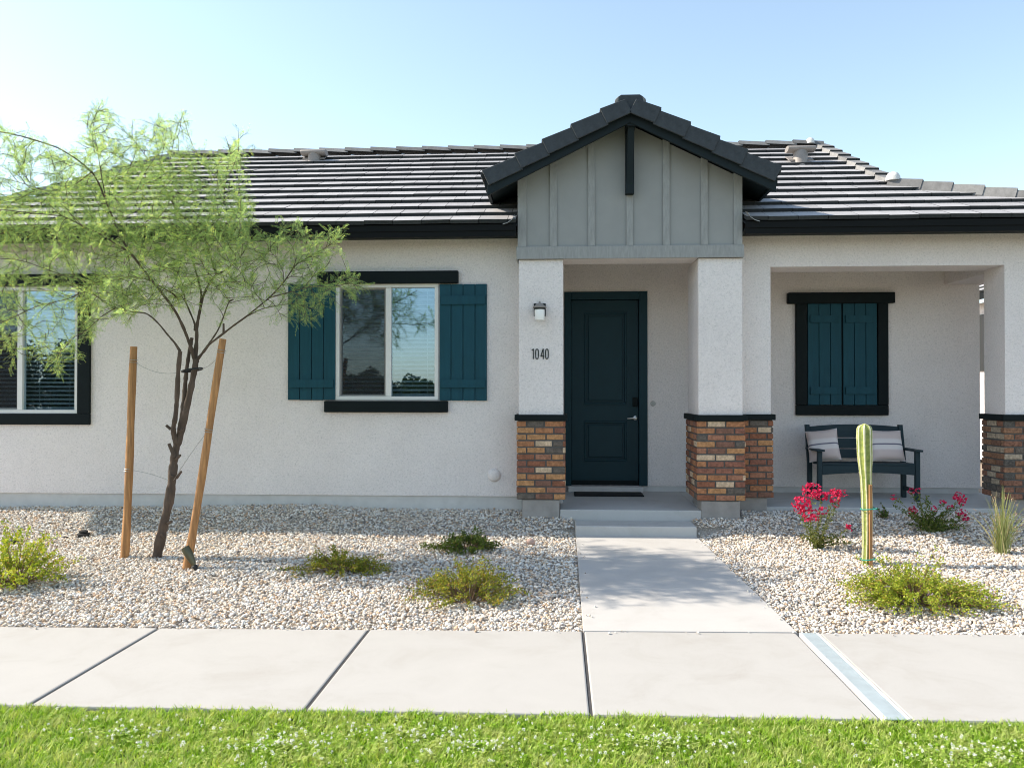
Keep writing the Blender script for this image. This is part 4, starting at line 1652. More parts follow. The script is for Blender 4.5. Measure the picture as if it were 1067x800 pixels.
for j in range(nh):
    for k in range(na):
        k2 = (k + 1) % na
        fs.append((j * na + k, j * na + k2, (j + 1) * na + k2, (j + 1) * na + k))
fs.append(tuple(range(nh * na, (nh + 1) * na)))
m = MB().add(vs, fs)
st = m.build('stem', M['cactus'], cactus, smooth=True)
sp_b, sp_d, sp_n, sp_l = [], [], [], []
for kr in range(nrib):
    a = (2 * PI * kr - 0.9) / nrib
    for jz in range(3, 57):
        o_ = Vector(vs[jz * na + int(round(a / (2 * PI) * na)) % na])
        dr = Vector((math.cos(a), math.sin(a), 0))
        for _ in range(4):
            sp_b.append(o_ - dr * 0.003)
            sp_d.append(dr + Vector((rng.gauss(0, 0.7), rng.gauss(0, 0.7), rng.gauss(0, 0.7))))
            sp_n.append(Vector((rng.gauss(0, 1), rng.gauss(0, 1), rng.gauss(0, 1))))
            sp_l.append(rng.uniform(0.006, 0.013))
sp_l = np.array(sp_l)
M['spine'] = mat('cactus_spine', (0.62, 0.56, 0.44), 0.8, 0.15, 30)
leaves('spines', sp_b, sp_d, sp_n, sp_l, sp_l * 0.18, M['spine'], cactus)
ca = st.data.color_attributes.new('rib', 'FLOAT_COLOR', 'POINT')
ca.data.foreach_set('color', np.repeat(np.array(cols, dtype=np.float32), 4).tolist())
sx = at(907, 550, cb.y - 0.06).x
stk = empty('garden_stake', (sx, cb.y - 0.068, cb.z), 'thin brown wooden stake tied with green tape to the cactus', 'garden stake')
zt_ = at(907, 505, cb.y - 0.068).z
m = MB()
m.box(sx - 0.014, sx + 0.014, cb.y - 0.076, cb.y - 0.054, cb.z - 0.08, zt_)
m.build('post', M['wood'], stk, bevel=0.003)
for py in (530.5, 583):
    zc = at(903, py, cb.y - 0.08).z
    ring = []
    for i in range(25):
        a = 2 * PI * i / 24
        ring.append((cb.x + 0.004 + 0.062 * math.cos(a), cb.y - 0.02 + 0.066 * math.sin(a), zc + 0.008 * math.cos(a)))
    m = MB()
    m.tube(ring, 0.0055, 6, caps=False)
    m.tube([(cb.x + 0.03, cb.y - 0.088, zc), (cb.x + 0.065, cb.y - 0.10, zc + 0.012)], 0.005, 6)
    m.build('tie', M['tie'], stk)

# ------------------------------------------------------------------ shrubs
def shrub(name, px0, px1, py_top, py_bot, base_px, base_py, n, lmat, label, cat='shrub', seed=1, lsize=(0.014, 0.024), depth=None, flowers=0, spray=0.55, bumps=None):
    r = np.random.default_rng(seed)
    b = gnd(base_px, base_py)
    sc_ = b.y / F
    cx_ = b.x + ((px0 + px1) / 2 - base_px) * sc_
    rx = (px1 - px0) / 2 * sc_
    front = gnd((px0 + px1) / 2, py_bot)
    ry = depth if depth else max(0.12, (b.y - front.y))
    hz = max(0.1, at(base_px, py_top, b.y).z - b.z)
    root = empty(name, b, label, cat)
    ns = max(18, n // 42)
    tm = MB()
    P_, D_, Nn_ = [], [], []
    for i in range(ns):
        th = r.uniform(0, 2 * PI)
        q = math.sqrt(r.uniform(0, 1))
        ex = cx_ + rx * q * math.cos(th) * r.uniform(0.75, 1.2)
        ey = b.y - 0.12 * ry + ry * q * math.sin(th)
        k = 0.55 + 0.45 * noise.noise((ex * 4.0, ey * 4.0, seed * 3.1))
        if bumps:
            u = (ex - cx_) / rx
            k *= np.interp(u, [v[0] for v in bumps], [v[1] for v in bumps])
        ez = hz * (1 - 0.78 * q ** 1.7) * (0.5 + 0.8 * k) * r.uniform(0.35, 1.15) * (1.35 if r.uniform() < 0.12 else 1)
        gzv = gravel_z(ex, ey)
        e = Vector((ex, ey, max(gzv + 0.02, gzv + ez)))
        s = Vector((b.x + (ex - b.x) * 0.25, b.y + (ey - b.y) * 0.25, b.z))
        mid = s.lerp(e, 0.5) + Vector((r.normal() * 0.02, r.normal() * 0.02, 0.25 * (e.z - s.z) + 0.015))
        pts_ = []
        for a in np.linspace(0, 1, 7):
            pts_.append(s * (1 - a) ** 2 + mid * 2 * a * (1 - a) + e * a * a)
        tm.tube(pts_, [0.0035 * (1 - 0.7 * a) for a in np.linspace(0, 1, 7)], 4, caps=False)
        m_ = max(4, int(n / ns))
        for _ in range(m_):
            a = 1 - spray * r.uniform(0, 1) ** 1.3
            p = s * (1 - a) ** 2 + mid * 2 * a * (1 - a) + e * a * a
            t = (mid - s) * (1 - a) * 2 + (e - mid) * 2 * a
            dd = Vector(r.normal(size=3)) + t.normalized() * 0.5 + Vector((0, 0, 0.4))
            P_.append(p + Vector(r.normal(size=3) * 0.012))
            D_.append(dd)
            Nn_.append(Vector(r.normal(size=3)) + Vector((0, 0, 1.0)))
    tm.build('stem', M['twig'], root)
    nn = len(P_)
    L = r.uniform(lsize[0], lsize[1], nn)
    leaves('foliage', P_, D_, Nn_, L, L * r.uniform(0.5, 0.75, nn), lmat, root, fold=0.25)
    if flowers:
        idx = r.choice(nn, flowers)
        for i in idx:
            FP, FD, FN, FL = [], [], [], []
            c = Vector(P_[i]) + Vector((0, 0, 0.02))
            for k in range(9):
                d = Vector(r.normal(size=3))
                FP.append(c + d * 0.006)
                FD.append(d + Vector((0, 0, 0.3)))
                FN.append(Vector(r.normal(size=3)))
                FL.append(r.uniform(0.009, 0.015))
            FL = np.array(FL)
            leaves('flower', FP, FD, FN, FL, FL * 0.8, M['lilac'], root)
    return root


shrub('shrub', -48, 84, 543, 630, 16, 607, 5200, M['limeleaf'], 'bushy lime green shrub cut by the frame, nearest the first paving joint', seed=3, lsize=(0.018, 0.032), depth=0.5)
shrub('shrub', 296, 412, 573, 604, 356, 595, 4400, M['shrubleaf'], 'low olive green shrub with brown sprigs, between the bark trunk and the darker shrubs', seed=4, depth=0.27, bumps=[(-1, 0.8), (0, 1), (0.7, 1.15), (1, 0.9)])
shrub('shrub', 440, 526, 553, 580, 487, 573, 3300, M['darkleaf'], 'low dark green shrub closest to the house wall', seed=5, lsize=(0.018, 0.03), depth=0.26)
shrub('shrub', 428, 550, 582, 638, 489, 624, 6200, M['shrubleaf'], 'largest yellowish green shrub in front of the darker one, near the walkway', seed=6, depth=0.42, bumps=[(-1, 0.8), (-0.2, 1.25), (0.3, 1.0), (1, 0.6)])
shrub('lantana', 868, 1034, 582, 644, 952, 626, 12500, M['limeleaf'], 'sprawling yellow green ground cover plant with lilac flowers before the cactus', 'plant', seed=8, lsize=(0.013, 0.024), depth=0.5, flowers=26, bumps=[(-1, 0.7), (-0.4, 1.2), (0.2, 1.0), (1, 0.4)])


# ------------------------------------------------------------------ pink flowering plants
def flowering(name, base_px, base_py, stems, clusters, lmat, nleaf, label, seed, low=None):
    """stems: list of pixel end points; clusters: (px, py, radius_px) blossom heads"""
    r = np.random.default_rng(seed)
    b = gnd(base_px, base_py)
    s_ = b.y / F
    root = empty(name, b, label, 'flowering plant')
    tm = MB()
    P_, D_, N_ = [], [], []
    ends = [(c[0], c[1] + c[2] * 0.5, 0) for c in clusters] + [(x, y, 0) for x, y in stems]
    for (px, py, _) in ends:
        yy = b.y + r.uniform(-0.14, 0.14)
        e = at(px, py, yy)
        e.z = max(e.z, gravel_z(e.x, e.y) + 0.02)
        sp = b + Vector((r.uniform(-0.05, 0.05), r.uniform(-0.04, 0.04), -0.01))
        mid = sp.lerp(e, 0.5) + Vector((r.normal() * 0.025, r.normal() * 0.02, 0.05))
        pts_ = [sp * (1 - a) ** 2 + mid * 2 * a * (1 - a) + e * a * a for a in np.linspace(0, 1, 8)]
        tm.tube(pts_, [0.005 * (1 - 0.6 * a) for a in np.linspace(0, 1, 8)], 5, caps=False)
        for _ in range(nleaf):
            a = r.uniform(0.12, 0.97)
            p = sp * (1 - a) ** 2 + mid * 2 * a * (1 - a) + e * a * a
            P_.append(p + Vector(r.normal(size=3)) * 0.010)
            D_.append(Vector(r.normal(size=3)) + Vector((0, 0, 0.3)))
            N_.append(Vector(r.normal(size=3)) + Vector((0, 0, 0.8)))
    tm.build('stem', M['stem'], root)
    L = r.uniform(0.018, 0.036, len(P_))
    leaves('foliage', P_, D_, N_, L, L * 0.55, lmat, root, fold=0.25)
    for (px, py, rp) in clusters:
        c = at(px, py, b.y + r.uniform(-0.12, 0.1))
        rad = rp * s_ * 1.12
        FP, FD, FN = [], [], []
        k_ = max(7, int(95 * (rp / 10) ** 2))
        for _ in range(k_):
            d = Vector(r.normal(size=3)).normalized()
            fc = c + Vector((d.x, d.y, d.z * 0.8)) * rad * r.uniform(0.5, 1.0) ** 0.6
            ax = (d + Vector(r.normal(size=3)) * 0.4).normalized()
            u = ax.orthogonal().normalized()
            w = ax.cross(u)
            for q in range(5):
                a = 2 * PI * q / 5 + r.uniform(0, 0.4)
                dr = u * math.cos(a) + w * math.sin(a) + ax * 0.45
                FP.append(fc)
                FD.append(dr)
                FN.append(ax + Vector(r.normal(size=3)) * 0.2)
        L = r.uniform(0.014, 0.022, len(FP))
        leaves('blossom', FP, FD, FN, L, L * 0.95, M['petal'], root, fold=0.3)
    return root


flowering('flowering_plant', 850, 564, [(838, 545), (845, 550), (862, 548), (872, 556), (880, 560), (886, 566), (856, 540), (833, 558), (840, 562), (866, 562), (893, 566), (850, 556), (845, 560), (858, 560)],
          [(846, 511, 9), (836, 524, 9), (845, 537, 8), (855, 516, 5), (868, 517, 8), (876, 514, 5), (832, 530, 5), (871, 526, 3), (858, 532, 4), (884, 550, 3.5)],
          M['roseleaf'], 46, 'sunlit plant with large hot pink blossom heads on tall stems beside the brick pier', 31)
flowering('flowering_plant', 968, 547, [(930, 525), (940, 530), (948, 535), (958, 525), (967, 520), (975, 530), (985, 535), (995, 528), (1003, 540), (1008, 548), (945, 548), (955, 552), (985, 552), (995, 550), (968, 535), (960, 540), (978, 542), (990, 543), (950, 541), (965, 515), (1000, 552)],
          [(931, 518, 3), (950, 512, 3.5), (957, 511, 2.5), (950, 531, 4.5), (983, 523, 3), (990, 528, 2.5), (1000, 518, 6), (1003, 524, 3), (1002, 534, 4.5), (1006, 539, 4), (974, 530, 2.5)],
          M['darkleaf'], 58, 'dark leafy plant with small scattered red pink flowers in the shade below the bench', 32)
b = gnd(920, 537)
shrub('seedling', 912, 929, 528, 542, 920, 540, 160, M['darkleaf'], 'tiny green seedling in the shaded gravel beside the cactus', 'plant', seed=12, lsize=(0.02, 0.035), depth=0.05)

# reed clump
b = gnd(1044, 577)
reed = empty('grass_clump', b, 'clump of tall upright reedy grass with tan tips by the porch', 'ornamental grass')
r = np.random.default_rng(5)
BV = []
tips = []
for i in range(120):
    ex = r.normal() * 13 + 3 + (r.uniform(-34, 30) if i % 5 == 0 else 0)
    top_py = 577 - r.uniform(30, 74) * (1 - abs(ex) / 90)
    p0 = b + Vector((r.normal() * 0.03, r.normal() * 0.03, -0.01))
    yy = b.y + r.normal() * 0.08
    p2 = at(1044 + ex, top_py, yy)
    mid = p0.lerp(p2, 0.55) + Vector((-(p2.x - p0.x) * 0.25, 0, 0.05))
    wv = r.uniform(0.006, 0.0105)
    sd = Vector((math.cos(r.uniform(-0.8, 0.8)), math.sin(r.uniform(-0.8, 0.8)), 0)) * wv * 0.5
    pts_ = [p0 * (1 - a) ** 2 + mid * 2 * a * (1 - a) + p2 * a * a for a in (0, 0.3, 0.6, 0.85, 1)]
    row = []
    for k, p in enumerate(pts_):
        q = (1, 1, 0.85, 0.6, 0.1)[k]
        row += [p - sd * q, p + sd * q]
    BV.append(row)
    if r.random() < 0.35:
        tips.append((p2, (p2 - mid).normalized()))
np_mesh('foliage', np.array([[tuple(p) for p in row] for row in BV]), 10, [(0, 1, 3, 2), (2, 3, 5, 4), (4, 5, 7, 6), (6, 7, 9, 8)], M['blade'], reed)
M['seed'] = mat_leaf('seed_head', [(0, (0.40, 0.22, 0.12)), (1, (0.58, 0.42, 0.28))], 0.3, tint=(1, 1, 1))
for p, d in tips:
    FP, FD, FN = [], [], []
    for _ in range(7):
        FP.append(p + d * r.uniform(-0.03, 0.01))
        FD.append(d + Vector(r.normal(size=3)) * 0.5)
        FN.append(Vector(r.normal(size=3)))
    leaves('seed_head', FP, FD, FN, np.full(len(FP), 0.016), np.full(len(FP), 0.006), M['seed'], reed)

# ------------------------------------------------------------------ small things on the gravel
b = gnd(553, 557)
m = MB()
v_ = ICO * (1 + nrg.uniform(-0.15, 0.15, size=(12, 1)))
m.add([(b.x + p[0] * 0.058, b.y + p[1] * 0.045, b.z + 0.035 + p[2] * 0.042) for p in v_], ICOF)
tag(m.build('rock', M['rock'], bevel=0.012), 'single pinkish rock on the gravel at the edge of the shade near the step', 'rock')
b = gnd(87, 540)
m = MB()
m.lathe([(0.055, -0.02), (0.058, 0.015), (0.066, 0.02), (0.066, 0.034), (0.040, 0.040), (0.046, 0.046), (0.046, 0.062), (0.02, 0.07)], b, 'z', 20)
tag(m.build('irrigation_valve', M['rubber'], smooth=True), 'round black plastic irrigation valve with stacked cap near the wall', 'irrigation valve')
b = gnd(67.5, 542)
m = MB()
m.lathe([(0.036, -0.02), (0.04, 0.01), (0.03, 0.022), (0.012, 0.026)], b, 'z', 16)
tag(m.build('irrigation_emitter', M['rubber'], smooth=True), 'flat black emitter disc lying beside the taller irrigation valve', 'irrigation emitter')
b = gnd(14, 546)
m = MB()
m.lathe([(0.05, -0.02), (0.052, 0.03), (0.035, 0.05), (0.01, 0.054)], b, 'z', 16)
tag(m.build('irrigation_emitter', M['rubber'], smooth=True), 'rounded black irrigation cap just behind the lime green shrub', 'irrigation emitter')
# path light lying against the leaning stake
pA, pB = gnd(204, 594), None
pB = at(193, 570, pA.y + 0.02)
pA = pA + Vector((0, 0, 0.02))
spot = empty('spotlight', pA, 'small olive bullet shaped landscape spotlight at the foot of the leaning stake', 'spotlight')
ax = (pB - pA).normalized()
ln = (pB - pA).length
q = ax.to_track_quat('Z', 'Y').to_matrix().to_4x4()
m = MB()
m.lathe([(0.015, 0.03), (0.026, 0.06), (0.038, 0.13), (0.041, ln * 0.8), (0.039, ln), (0.03, ln - 0.004)], pA, 'z', 22, mtx=q)
m.build('body', M['olive'], spot, smooth=True)
m = MB()
m.lathe([(0.016, -0.04), (0.018, 0.0), (0.024, 0.005), (0.024, 0.022), (0.018, 0.029)], pA, 'z', 16, mtx=q)
m.build('mount', M['rubber'], spot, smooth=True)

# ------------------------------------------------------------------ tree with its stakes
TB = gnd(163, 581)
YT = TB.y
tree = empty('mesquite_tree', TB, 'slender multi stemmed young tree with feathery pale green foliage in front of the house', 'tree')
LIMBS = [
    # (pixel polyline, start depth offset, end depth offset, start radius px, end radius px)
    ([(162, 588), (165, 572), (170, 549), (176, 524), (179.5, 500), (181, 482), (183, 468), (188, 452), (193, 431), (198.5, 407), (203, 384), (204.5, 374)], 0.0, 0.05, 5.6, 3.0),
    ([(183.5, 462), (181, 452), (180.5, 446), (183, 434), (184.5, 415), (185.5, 390), (187.7, 366)], 0.0, -0.14, 3.0, 2.2),
    ([(187.5, 448), (190, 432), (191.5, 418), (193, 400), (194.5, 385), (197, 368), (200, 352)], 0.02, 0.12, 2.8, 1.9),
    ([(203, 374), (198, 359), (191.5, 342), (184.6, 327.5), (177, 316), (168.7, 305.5), (151, 283), (134.6, 261.7), (126.5, 248.6), (111, 211), (104, 193), (96, 179), (80, 166), (61, 154), (30, 144), (2, 137), (-30, 140)], 0.05, -0.85, 3.0, 0.55),
    ([(203, 374), (205, 356), (205, 340), (208, 325), (211, 310), (217, 297), (226, 286), (222.7, 279), (216, 255), (202, 235), (185.6, 221.6), (176, 205), (168.7, 188), (150, 160), (135, 140)], 0.05, 0.35, 3.4, 0.5),
    ([(209, 318), (210, 305.5), (206, 290), (201.6, 274), (198, 264), (190, 254), (185.8, 247), (184.5, 230), (183, 221), (180, 200), (176, 170), (185, 130), (192, 118)], 0.1, 0.9, 2.0, 0.5),
    ([(204, 376), (211, 368), (217.5, 359), (232, 348), (245, 338), (256.5, 330), (270, 319), (281, 310), (295.5, 294.6), (307.6, 276), (325, 266), (340, 258), (355, 247)], 0.05, -0.25, 2.4, 0.5),
    ([(213, 365), (220, 355), (227, 344.5), (233, 330), (237, 318), (239, 314), (233, 305), (225, 299), (218, 288)], 0.08, 0.6, 1.8, 0.5),
    ([(187.7, 366), (182, 357), (174.8, 349), (167, 339), (159, 331), (151.7, 326), (137, 325), (120, 321), (105, 312), (92, 302), (70, 312), (40, 318), (5, 335), (-40, 352)], -0.12, -0.55, 2.0, 0.45),
    ([(203, 344), (203, 337), (197, 323), (193, 313), (191.5, 305), (190.7, 296), (184, 288), (177, 282), (165, 273), (154, 266.6), (130, 240), (118, 215)], 0.08, 0.8, 1.7, 0.45),
    ([(185, 311), (179.7, 305.5), (166, 298), (156.5, 292), (145, 289), (134.6, 288.5), (120, 292), (95, 295), (60, 285), (20, 270), (-40, 268)], 0.0, -0.7, 1.3, 0.4),
    ([(134.6, 261.7), (120, 254), (105, 244), (85, 235), (66, 225), (30, 222), (0, 218), (-50, 225)], -0.4, -1.0, 1.3, 0.4),
    ([(111, 211), (106, 185), (102, 160), (97, 130), (101, 114)], -0.55, -0.35, 1.0, 0.35),
    ([(226, 286), (234.5, 282), (245, 274), (255, 262), (262, 240), (250, 205), (246, 160)], 0.2, 0.7, 1.5, 0.35),
    ([(216, 255), (225, 235), (232, 215), (235, 190), (240, 160)], 0.25, -0.2, 1.1, 0.35),
    ([(281, 310), (300, 305), (325, 298), (350, 299), (372, 292)], -0.1, -0.5, 1.0, 0.35),
    ([(256.5, 330), (272, 322), (290, 318), (308, 316), (322, 322)], -0.1, 0.3, 0.9, 0.3),
    ([(225, 299), (245, 290), (262, 275), (278, 262), (295, 250), (312, 236)], 0.4, 0.2, 1.0, 0.3),
    ([(96, 179), (75, 195), (50, 200), (20, 190), (-20, 180)], -0.4, 0.1, 0.9, 0.3),
    ([(168.7, 188), (165, 160), (160, 132)], 0.2, -0.1, 0.8, 0.3),
    ([(154, 266.6), (120, 268), (85, 262), (45, 250)], 0.6, 0.3, 0.9, 0.3),
    ([(120, 321), (105, 330), (90, 345), (75, 352), (60, 372)], -0.45, -0.6, 0.9, 0.3),
]
tm = MB()
limb_pts = []
limb_t = []
LR = random.Random(4)
for li, (pl_, d0, d1, r0, r1) in enumerate(LIMBS):
    n_ = len(pl_)
    pts_, rad = [], []
    for i, (px, py) in enumerate(pl_):
        t = i / (n_ - 1)
        Y = YT + d0 + (d1 - d0) * t
        p = at(px, py, Y)
        pts_.append(p)
        rad.append((r0 + (r1 - r0) * (t ** 0.8 if li < 3 else t ** 0.42)) * (1.0 if li < 3 else 0.8) * YT / F)
    # resample with a little knobbliness
    P2, R2 = [], []
    for i in range(n_ - 1):
        for k in range(5):
            a = k / 5
            P2.append(pts_[i].lerp(pts_[i + 1], a))
            R2.append((rad[i] * (1 - a) + rad[i + 1] * a) * LR.uniform(0.86, 1.16))
    P2.append(pts_[-1])
    R2.append(rad[-1])
    for _ in range(2):
        P2 = [P2[0]] + [P2[i] * 0.5 + (P2[i - 1] + P2[i + 1]) * 0.25 for i in range(1, len(P2) - 1)] + [P2[-1]]
    tm.tube(P2, R2, 9 if r0 > 2 else 6)
    if li >= 3:
        for i, p in enumerate(P2):
            if i > (0.42 if li in (3, 4, 6, 8) else 0.25) * len(P2):
                limb_pts.append(p)
                limb_t.append((P2[min(i + 1, len(P2) - 1)] - P2[max(0, i - 1)]).normalized())
# pruned stubs on the trunk
for px, py, dx, dy, rr in ((182, 476, -6, -14, 2.2), (184, 478, 4, -4, 1.6), (181, 497, -4, -2, 1.6), (184, 498, 5, -7, 1.5), (178, 447, -5, -4, 1.7), (175, 545, 4, -2, 1.8), (172, 560, -4, -4, 1.6), (233, 347, 0, -10, 1.3), (239, 314, 4, -2, 1.0), (187, 450, 3, -3, 1.4)):
    p = at(px, py, YT - 0.03)
    q_ = at(px + dx, py + dy, YT - 0.05)
    tm.tube([p, q_], [rr * YT / F, rr * 0.8 * YT / F], 7)
tm.build('trunk', M['bark'], tree, smooth=True)

CROWN = [(-60, 190), (-30, 140), (0, 133), (30, 146), (60, 152), (86, 160), (88, 130), (100, 110), (116, 122), (124, 140), (140, 128), (158, 142), (168, 122), (190, 117), (190, 150), (205, 164),
         (226, 158), (246, 143), (264, 152), (256, 168), (238, 178), (250, 205), (270, 226), (264, 250), (290, 243), (312, 233), (330, 250), (357, 244), (352, 264), (336, 276),
         (374, 289), (376, 304), (330, 312), (318, 326), (290, 330), (272, 312), (240, 322), (222, 322), (205, 318), (185, 322), (160, 318), (140, 330), (118, 332), (95, 352), (85, 374), (62, 390), (50, 378), (28, 376), (0, 388), (-50, 380), (-70, 300)]


def inside(x, y, poly):
    c = False
    n_ = len(poly)
    for i in range(n_):
        x0, y0 = poly[i]
        x1, y1 = poly[(i + 1) % n_]
        if (y0 > y) != (y1 > y) and x < (x1 - x0) * (y - y0) / (y1 - y0) + x0:
            c = not c
    return c


lp_arr = np.array([tuple(p) for p in limb_pts])
CR = random.Random(21)
LB, LD, LN, LL, LW = [], [], [], [], []
twm = MB()


def compound(p, d, up, ln):
    """a feathery leaf: leaflets on both sides of a rachis"""
    d = d.normalized()
    s = d.cross(up)
    if s.length < 0.05:
        s = d.orthogonal()
    s.normalize()
    n_ = s.cross(d)
    npair = int(ln / 0.0085)
    sag = CR.uniform(0.05, 0.35)
    for k in range(npair):
        t = (k + 1) / npair
        q = p + d * (ln * t) - Vector((0, 0, 1)) * (sag * ln * t * t)
        for sg in (-1, 1):
            dirn = d * 0.62 + s * sg * 0.8 - Vector((0, 0, 0.15)) + n_ * CR.uniform(-0.15, 0.25)
            LB.append(q)
            LD.append(dirn)
            LN.append(n_ + Vector((CR.uniform(-.3, .3), CR.uniform(-.3, .3), 0)))
            LL.append(CR.uniform(0.018, 0.026) * (1.1 - 0.45 * t))
            LW.append(CR.uniform(0.0034, 0.005))


# targets spread through the crown, reached from the nearest limb or twig, nearest first
targets = []
tries = 0
while len(targets) < 2700 and tries < 90000:
    tries += 1
    px, py = CR.uniform(-65, 376), CR.uniform(110, 390)
    if not inside(px, py, CROWN):
        continue
    # feathery ends stay loose, the heart of the crown is full
    dens = 1.0
    if py < 185:
        dens = 0.75
    if px < 60 and py < 235:
        dens = 0.6
    if px > 255:
        dens = 0.6
    if px < 95 and py > 250:
        dens = 0.45 if py < 310 else 0.3
    if py > 300 and 190 < px < 260:
        dens = 0.15
    if CR.random() > dens:
        continue
    spread = 1.0 if 60 < px < 260 else 0.6
    T = at(px, py, YT - 0.05 + CR.gauss(0, 0.46) * spread)
    d_ = float(np.linalg.norm(lp_arr - np.array(tuple(T)), axis=1).min())
    if d_ < 0.9:
        targets.append((d_, T))
targets.sort(key=lambda a: a[0])
pool = np.zeros((len(limb_pts) + 4 * len(targets) + 10, 3))
plen = np.zeros(len(pool))
pdir = list(limb_t)
np_ = len(limb_pts)
pool[:np_] = lp_arr
use_ = np.zeros(len(pool))
nb = 0
for d_, T in targets:
    tv = np.array(tuple(T))
    dist = np.linalg.norm(pool[:np_] - tv, axis=1)
    cost = dist + 0.22 * plen[:np_] + 0.05 * use_[:np_] + np.maximum(0, pool[:np_, 2] - T.z) * 0.25
    i0 = int(np.argmin(cost))
    if dist[i0] > 0.55:
        continue
    S0 = Vector(pool[i0])
    ext = T - S0
    if ext.length < 0.11:
        ext = (ext.normalized() + pdir[i0]).normalized() * CR.uniform(0.12, 0.2)
    E = S0 + ext
    use_[i0] += 1
    mid = S0.lerp(E, 0.5) + pdir[i0] * 0.14 * ext.length
    nseg = 5
    pts_ = [S0 * (1 - a) ** 2 + mid * 2 * a * (1 - a) + E * a * a for a in np.linspace(0, 1, nseg)]
    r0_ = 0.0042 if plen[i0] == 0 else 0.0028
    twm.tube(pts_, [r0_ * (1 - 0.6 * a) for a in np.linspace(0, 1, nseg)], 4, caps=False)
    for q_ in range(1, nseg):
        if np_ < len(pool):
            pool[np_] = tuple(pts_[q_])
            plen[np_] = plen[i0] + ext.length * q_ / (nseg - 1)
            pdir.append((pts_[q_] - pts_[q_ - 1]).normalized())
            np_ += 1
    nb += 1
    total = ext.length
    nl = max(4, int(total / 0.021))
    for k in range(nl):
        a = 0.1 + 0.9 * (k + CR.random() * 0.5) / nl
        p = S0 * (1 - a) ** 2 + mid * 2 * a * (1 - a) + E * a * a
        t = ((mid - S0) * (1 - a) * 2 + (E - mid) * 2 * a).normalized()
        sd = Vector((CR.gauss(0, 1), CR.gauss(0, 1), CR.gauss(0, 0.7)))
        sd = (sd - t * sd.dot(t)).normalized()
        d = t * CR.uniform(0.5, 1.1) + sd * 0.8 + Vector((0, 0, CR.uniform(-0.1, 0.25)))
        compound(p, d, Vector((CR.gauss(0, 0.4), CR.gauss(0, 0.4), 1)), CR.uniform(0.065, 0.115))
for i, p in enumerate(limb_pts):
    for _ in range(2):
        t = limb_t[i]
        sd = Vector((CR.gauss(0, 1), CR.gauss(0, 1), CR.gauss(0, 0.7)))
        sd = (sd - t * sd.dot(t)).normalized()
        compound(p, t * 0.8 + sd * 0.8, Vector((CR.gauss(0, 0.4), CR.gauss(0, 0.4), 1)), CR.uniform(0.07, 0.12))
twm.build('twigs', M['bark'], tree)
LL, LW = np.array(LL), np.array(LW)
leaves('crown', [tuple(p) for p in LB], [tuple(p) for p in LD], [tuple(p) for p in LN], LL, LW, M['treeleaf'], tree)
print('leaflets', len(LB), 'branches', nb)
# rubber tie round the stems
p0, p1 = at(185, 387, YT - 0.10), at(206, 383.5, YT - 0.06)
m = MB()
ring = []
cxm = (p0 + p1) * 0.5
for i in range(25):
    a = 2 * PI * i / 24
    ring.append((cxm.x + (p1.x - p0.x) * 0.5 * math.cos(a), YT + 0.02 + 0.10 * math.sin(a), cxm.z + (p1.z - p0.z) * 0.5 * math.cos(a)))
m.tube(ring, 0.011, 8, caps=False)
m.build('tie', M['rubber'], tree)

# stakes
for (fx_, fy_, tpx, tpy, label, wires) in (
        (129.5, 581, 140, 361, 'upright round wooden tree stake standing beside the trunk', [(0.93, (186, 388)), (0.415, (175, 500))]),
        (193, 592, 233, 353, 'leaning round wooden tree stake with its foot by the spotlight', [(0.945, (206, 384)), (0.60, (181, 500))])):
    bb = gnd(fx_, fy_)
    tt = at(tpx, tpy, bb.y + 0.02)
    sroot = empty('tree_stake', bb, label, 'tree stake', 'wooden stakes holding the young tree')
    m = MB()
    rr = 4.0 * bb.y / F
    P2, R2 = [], []
    for i in range(26):
        a = i / 25
        P2.append(bb.lerp(tt, a) - Vector((0, 0, 0.08 * (1 - a))) + Vector((0.006 * math.sin(a * 5), 0, 0)))
        R2.append(rr * (1 + 0.05 * math.sin(a * 17) + LR.uniform(-0.02, 0.02)) * (1.08 - 0.14 * a))
    m.tube(P2, R2, 14)
    m.build('post', M['wood'], sroot, bevel=0.004, smooth=True)
    for f_, (wx, wy) in wires:
        a = Vector(bb.lerp(tt, f_))
        m = MB()
        dv = (tt - bb).normalized()
        for o_ in (-0.012, 0.012):
            ring = []
            u = dv.orthogonal().normalized()
            w = dv.cross(u)
            for i in range(17):
                an = 2 * PI * i / 16
                ring.append(a + dv * o_ + (u * math.cos(an) + w * math.sin(an)) * (rr * 1.09))
            m.tube(ring, 0.003, 5, caps=False)
        e = at(wx, wy, YT - 0.02)
        mid = a.lerp(e, 0.5) - Vector((0, 0, 0.10 if f_ > 0.9 else -0.03))
        m.tube([a * (1 - t) ** 2 + mid * 2 * t * (1 - t) + e * t * t for t in np.linspace(0, 1, 14)], 0.0022, 5)
        m.build('wire', M['wire'], sroot)

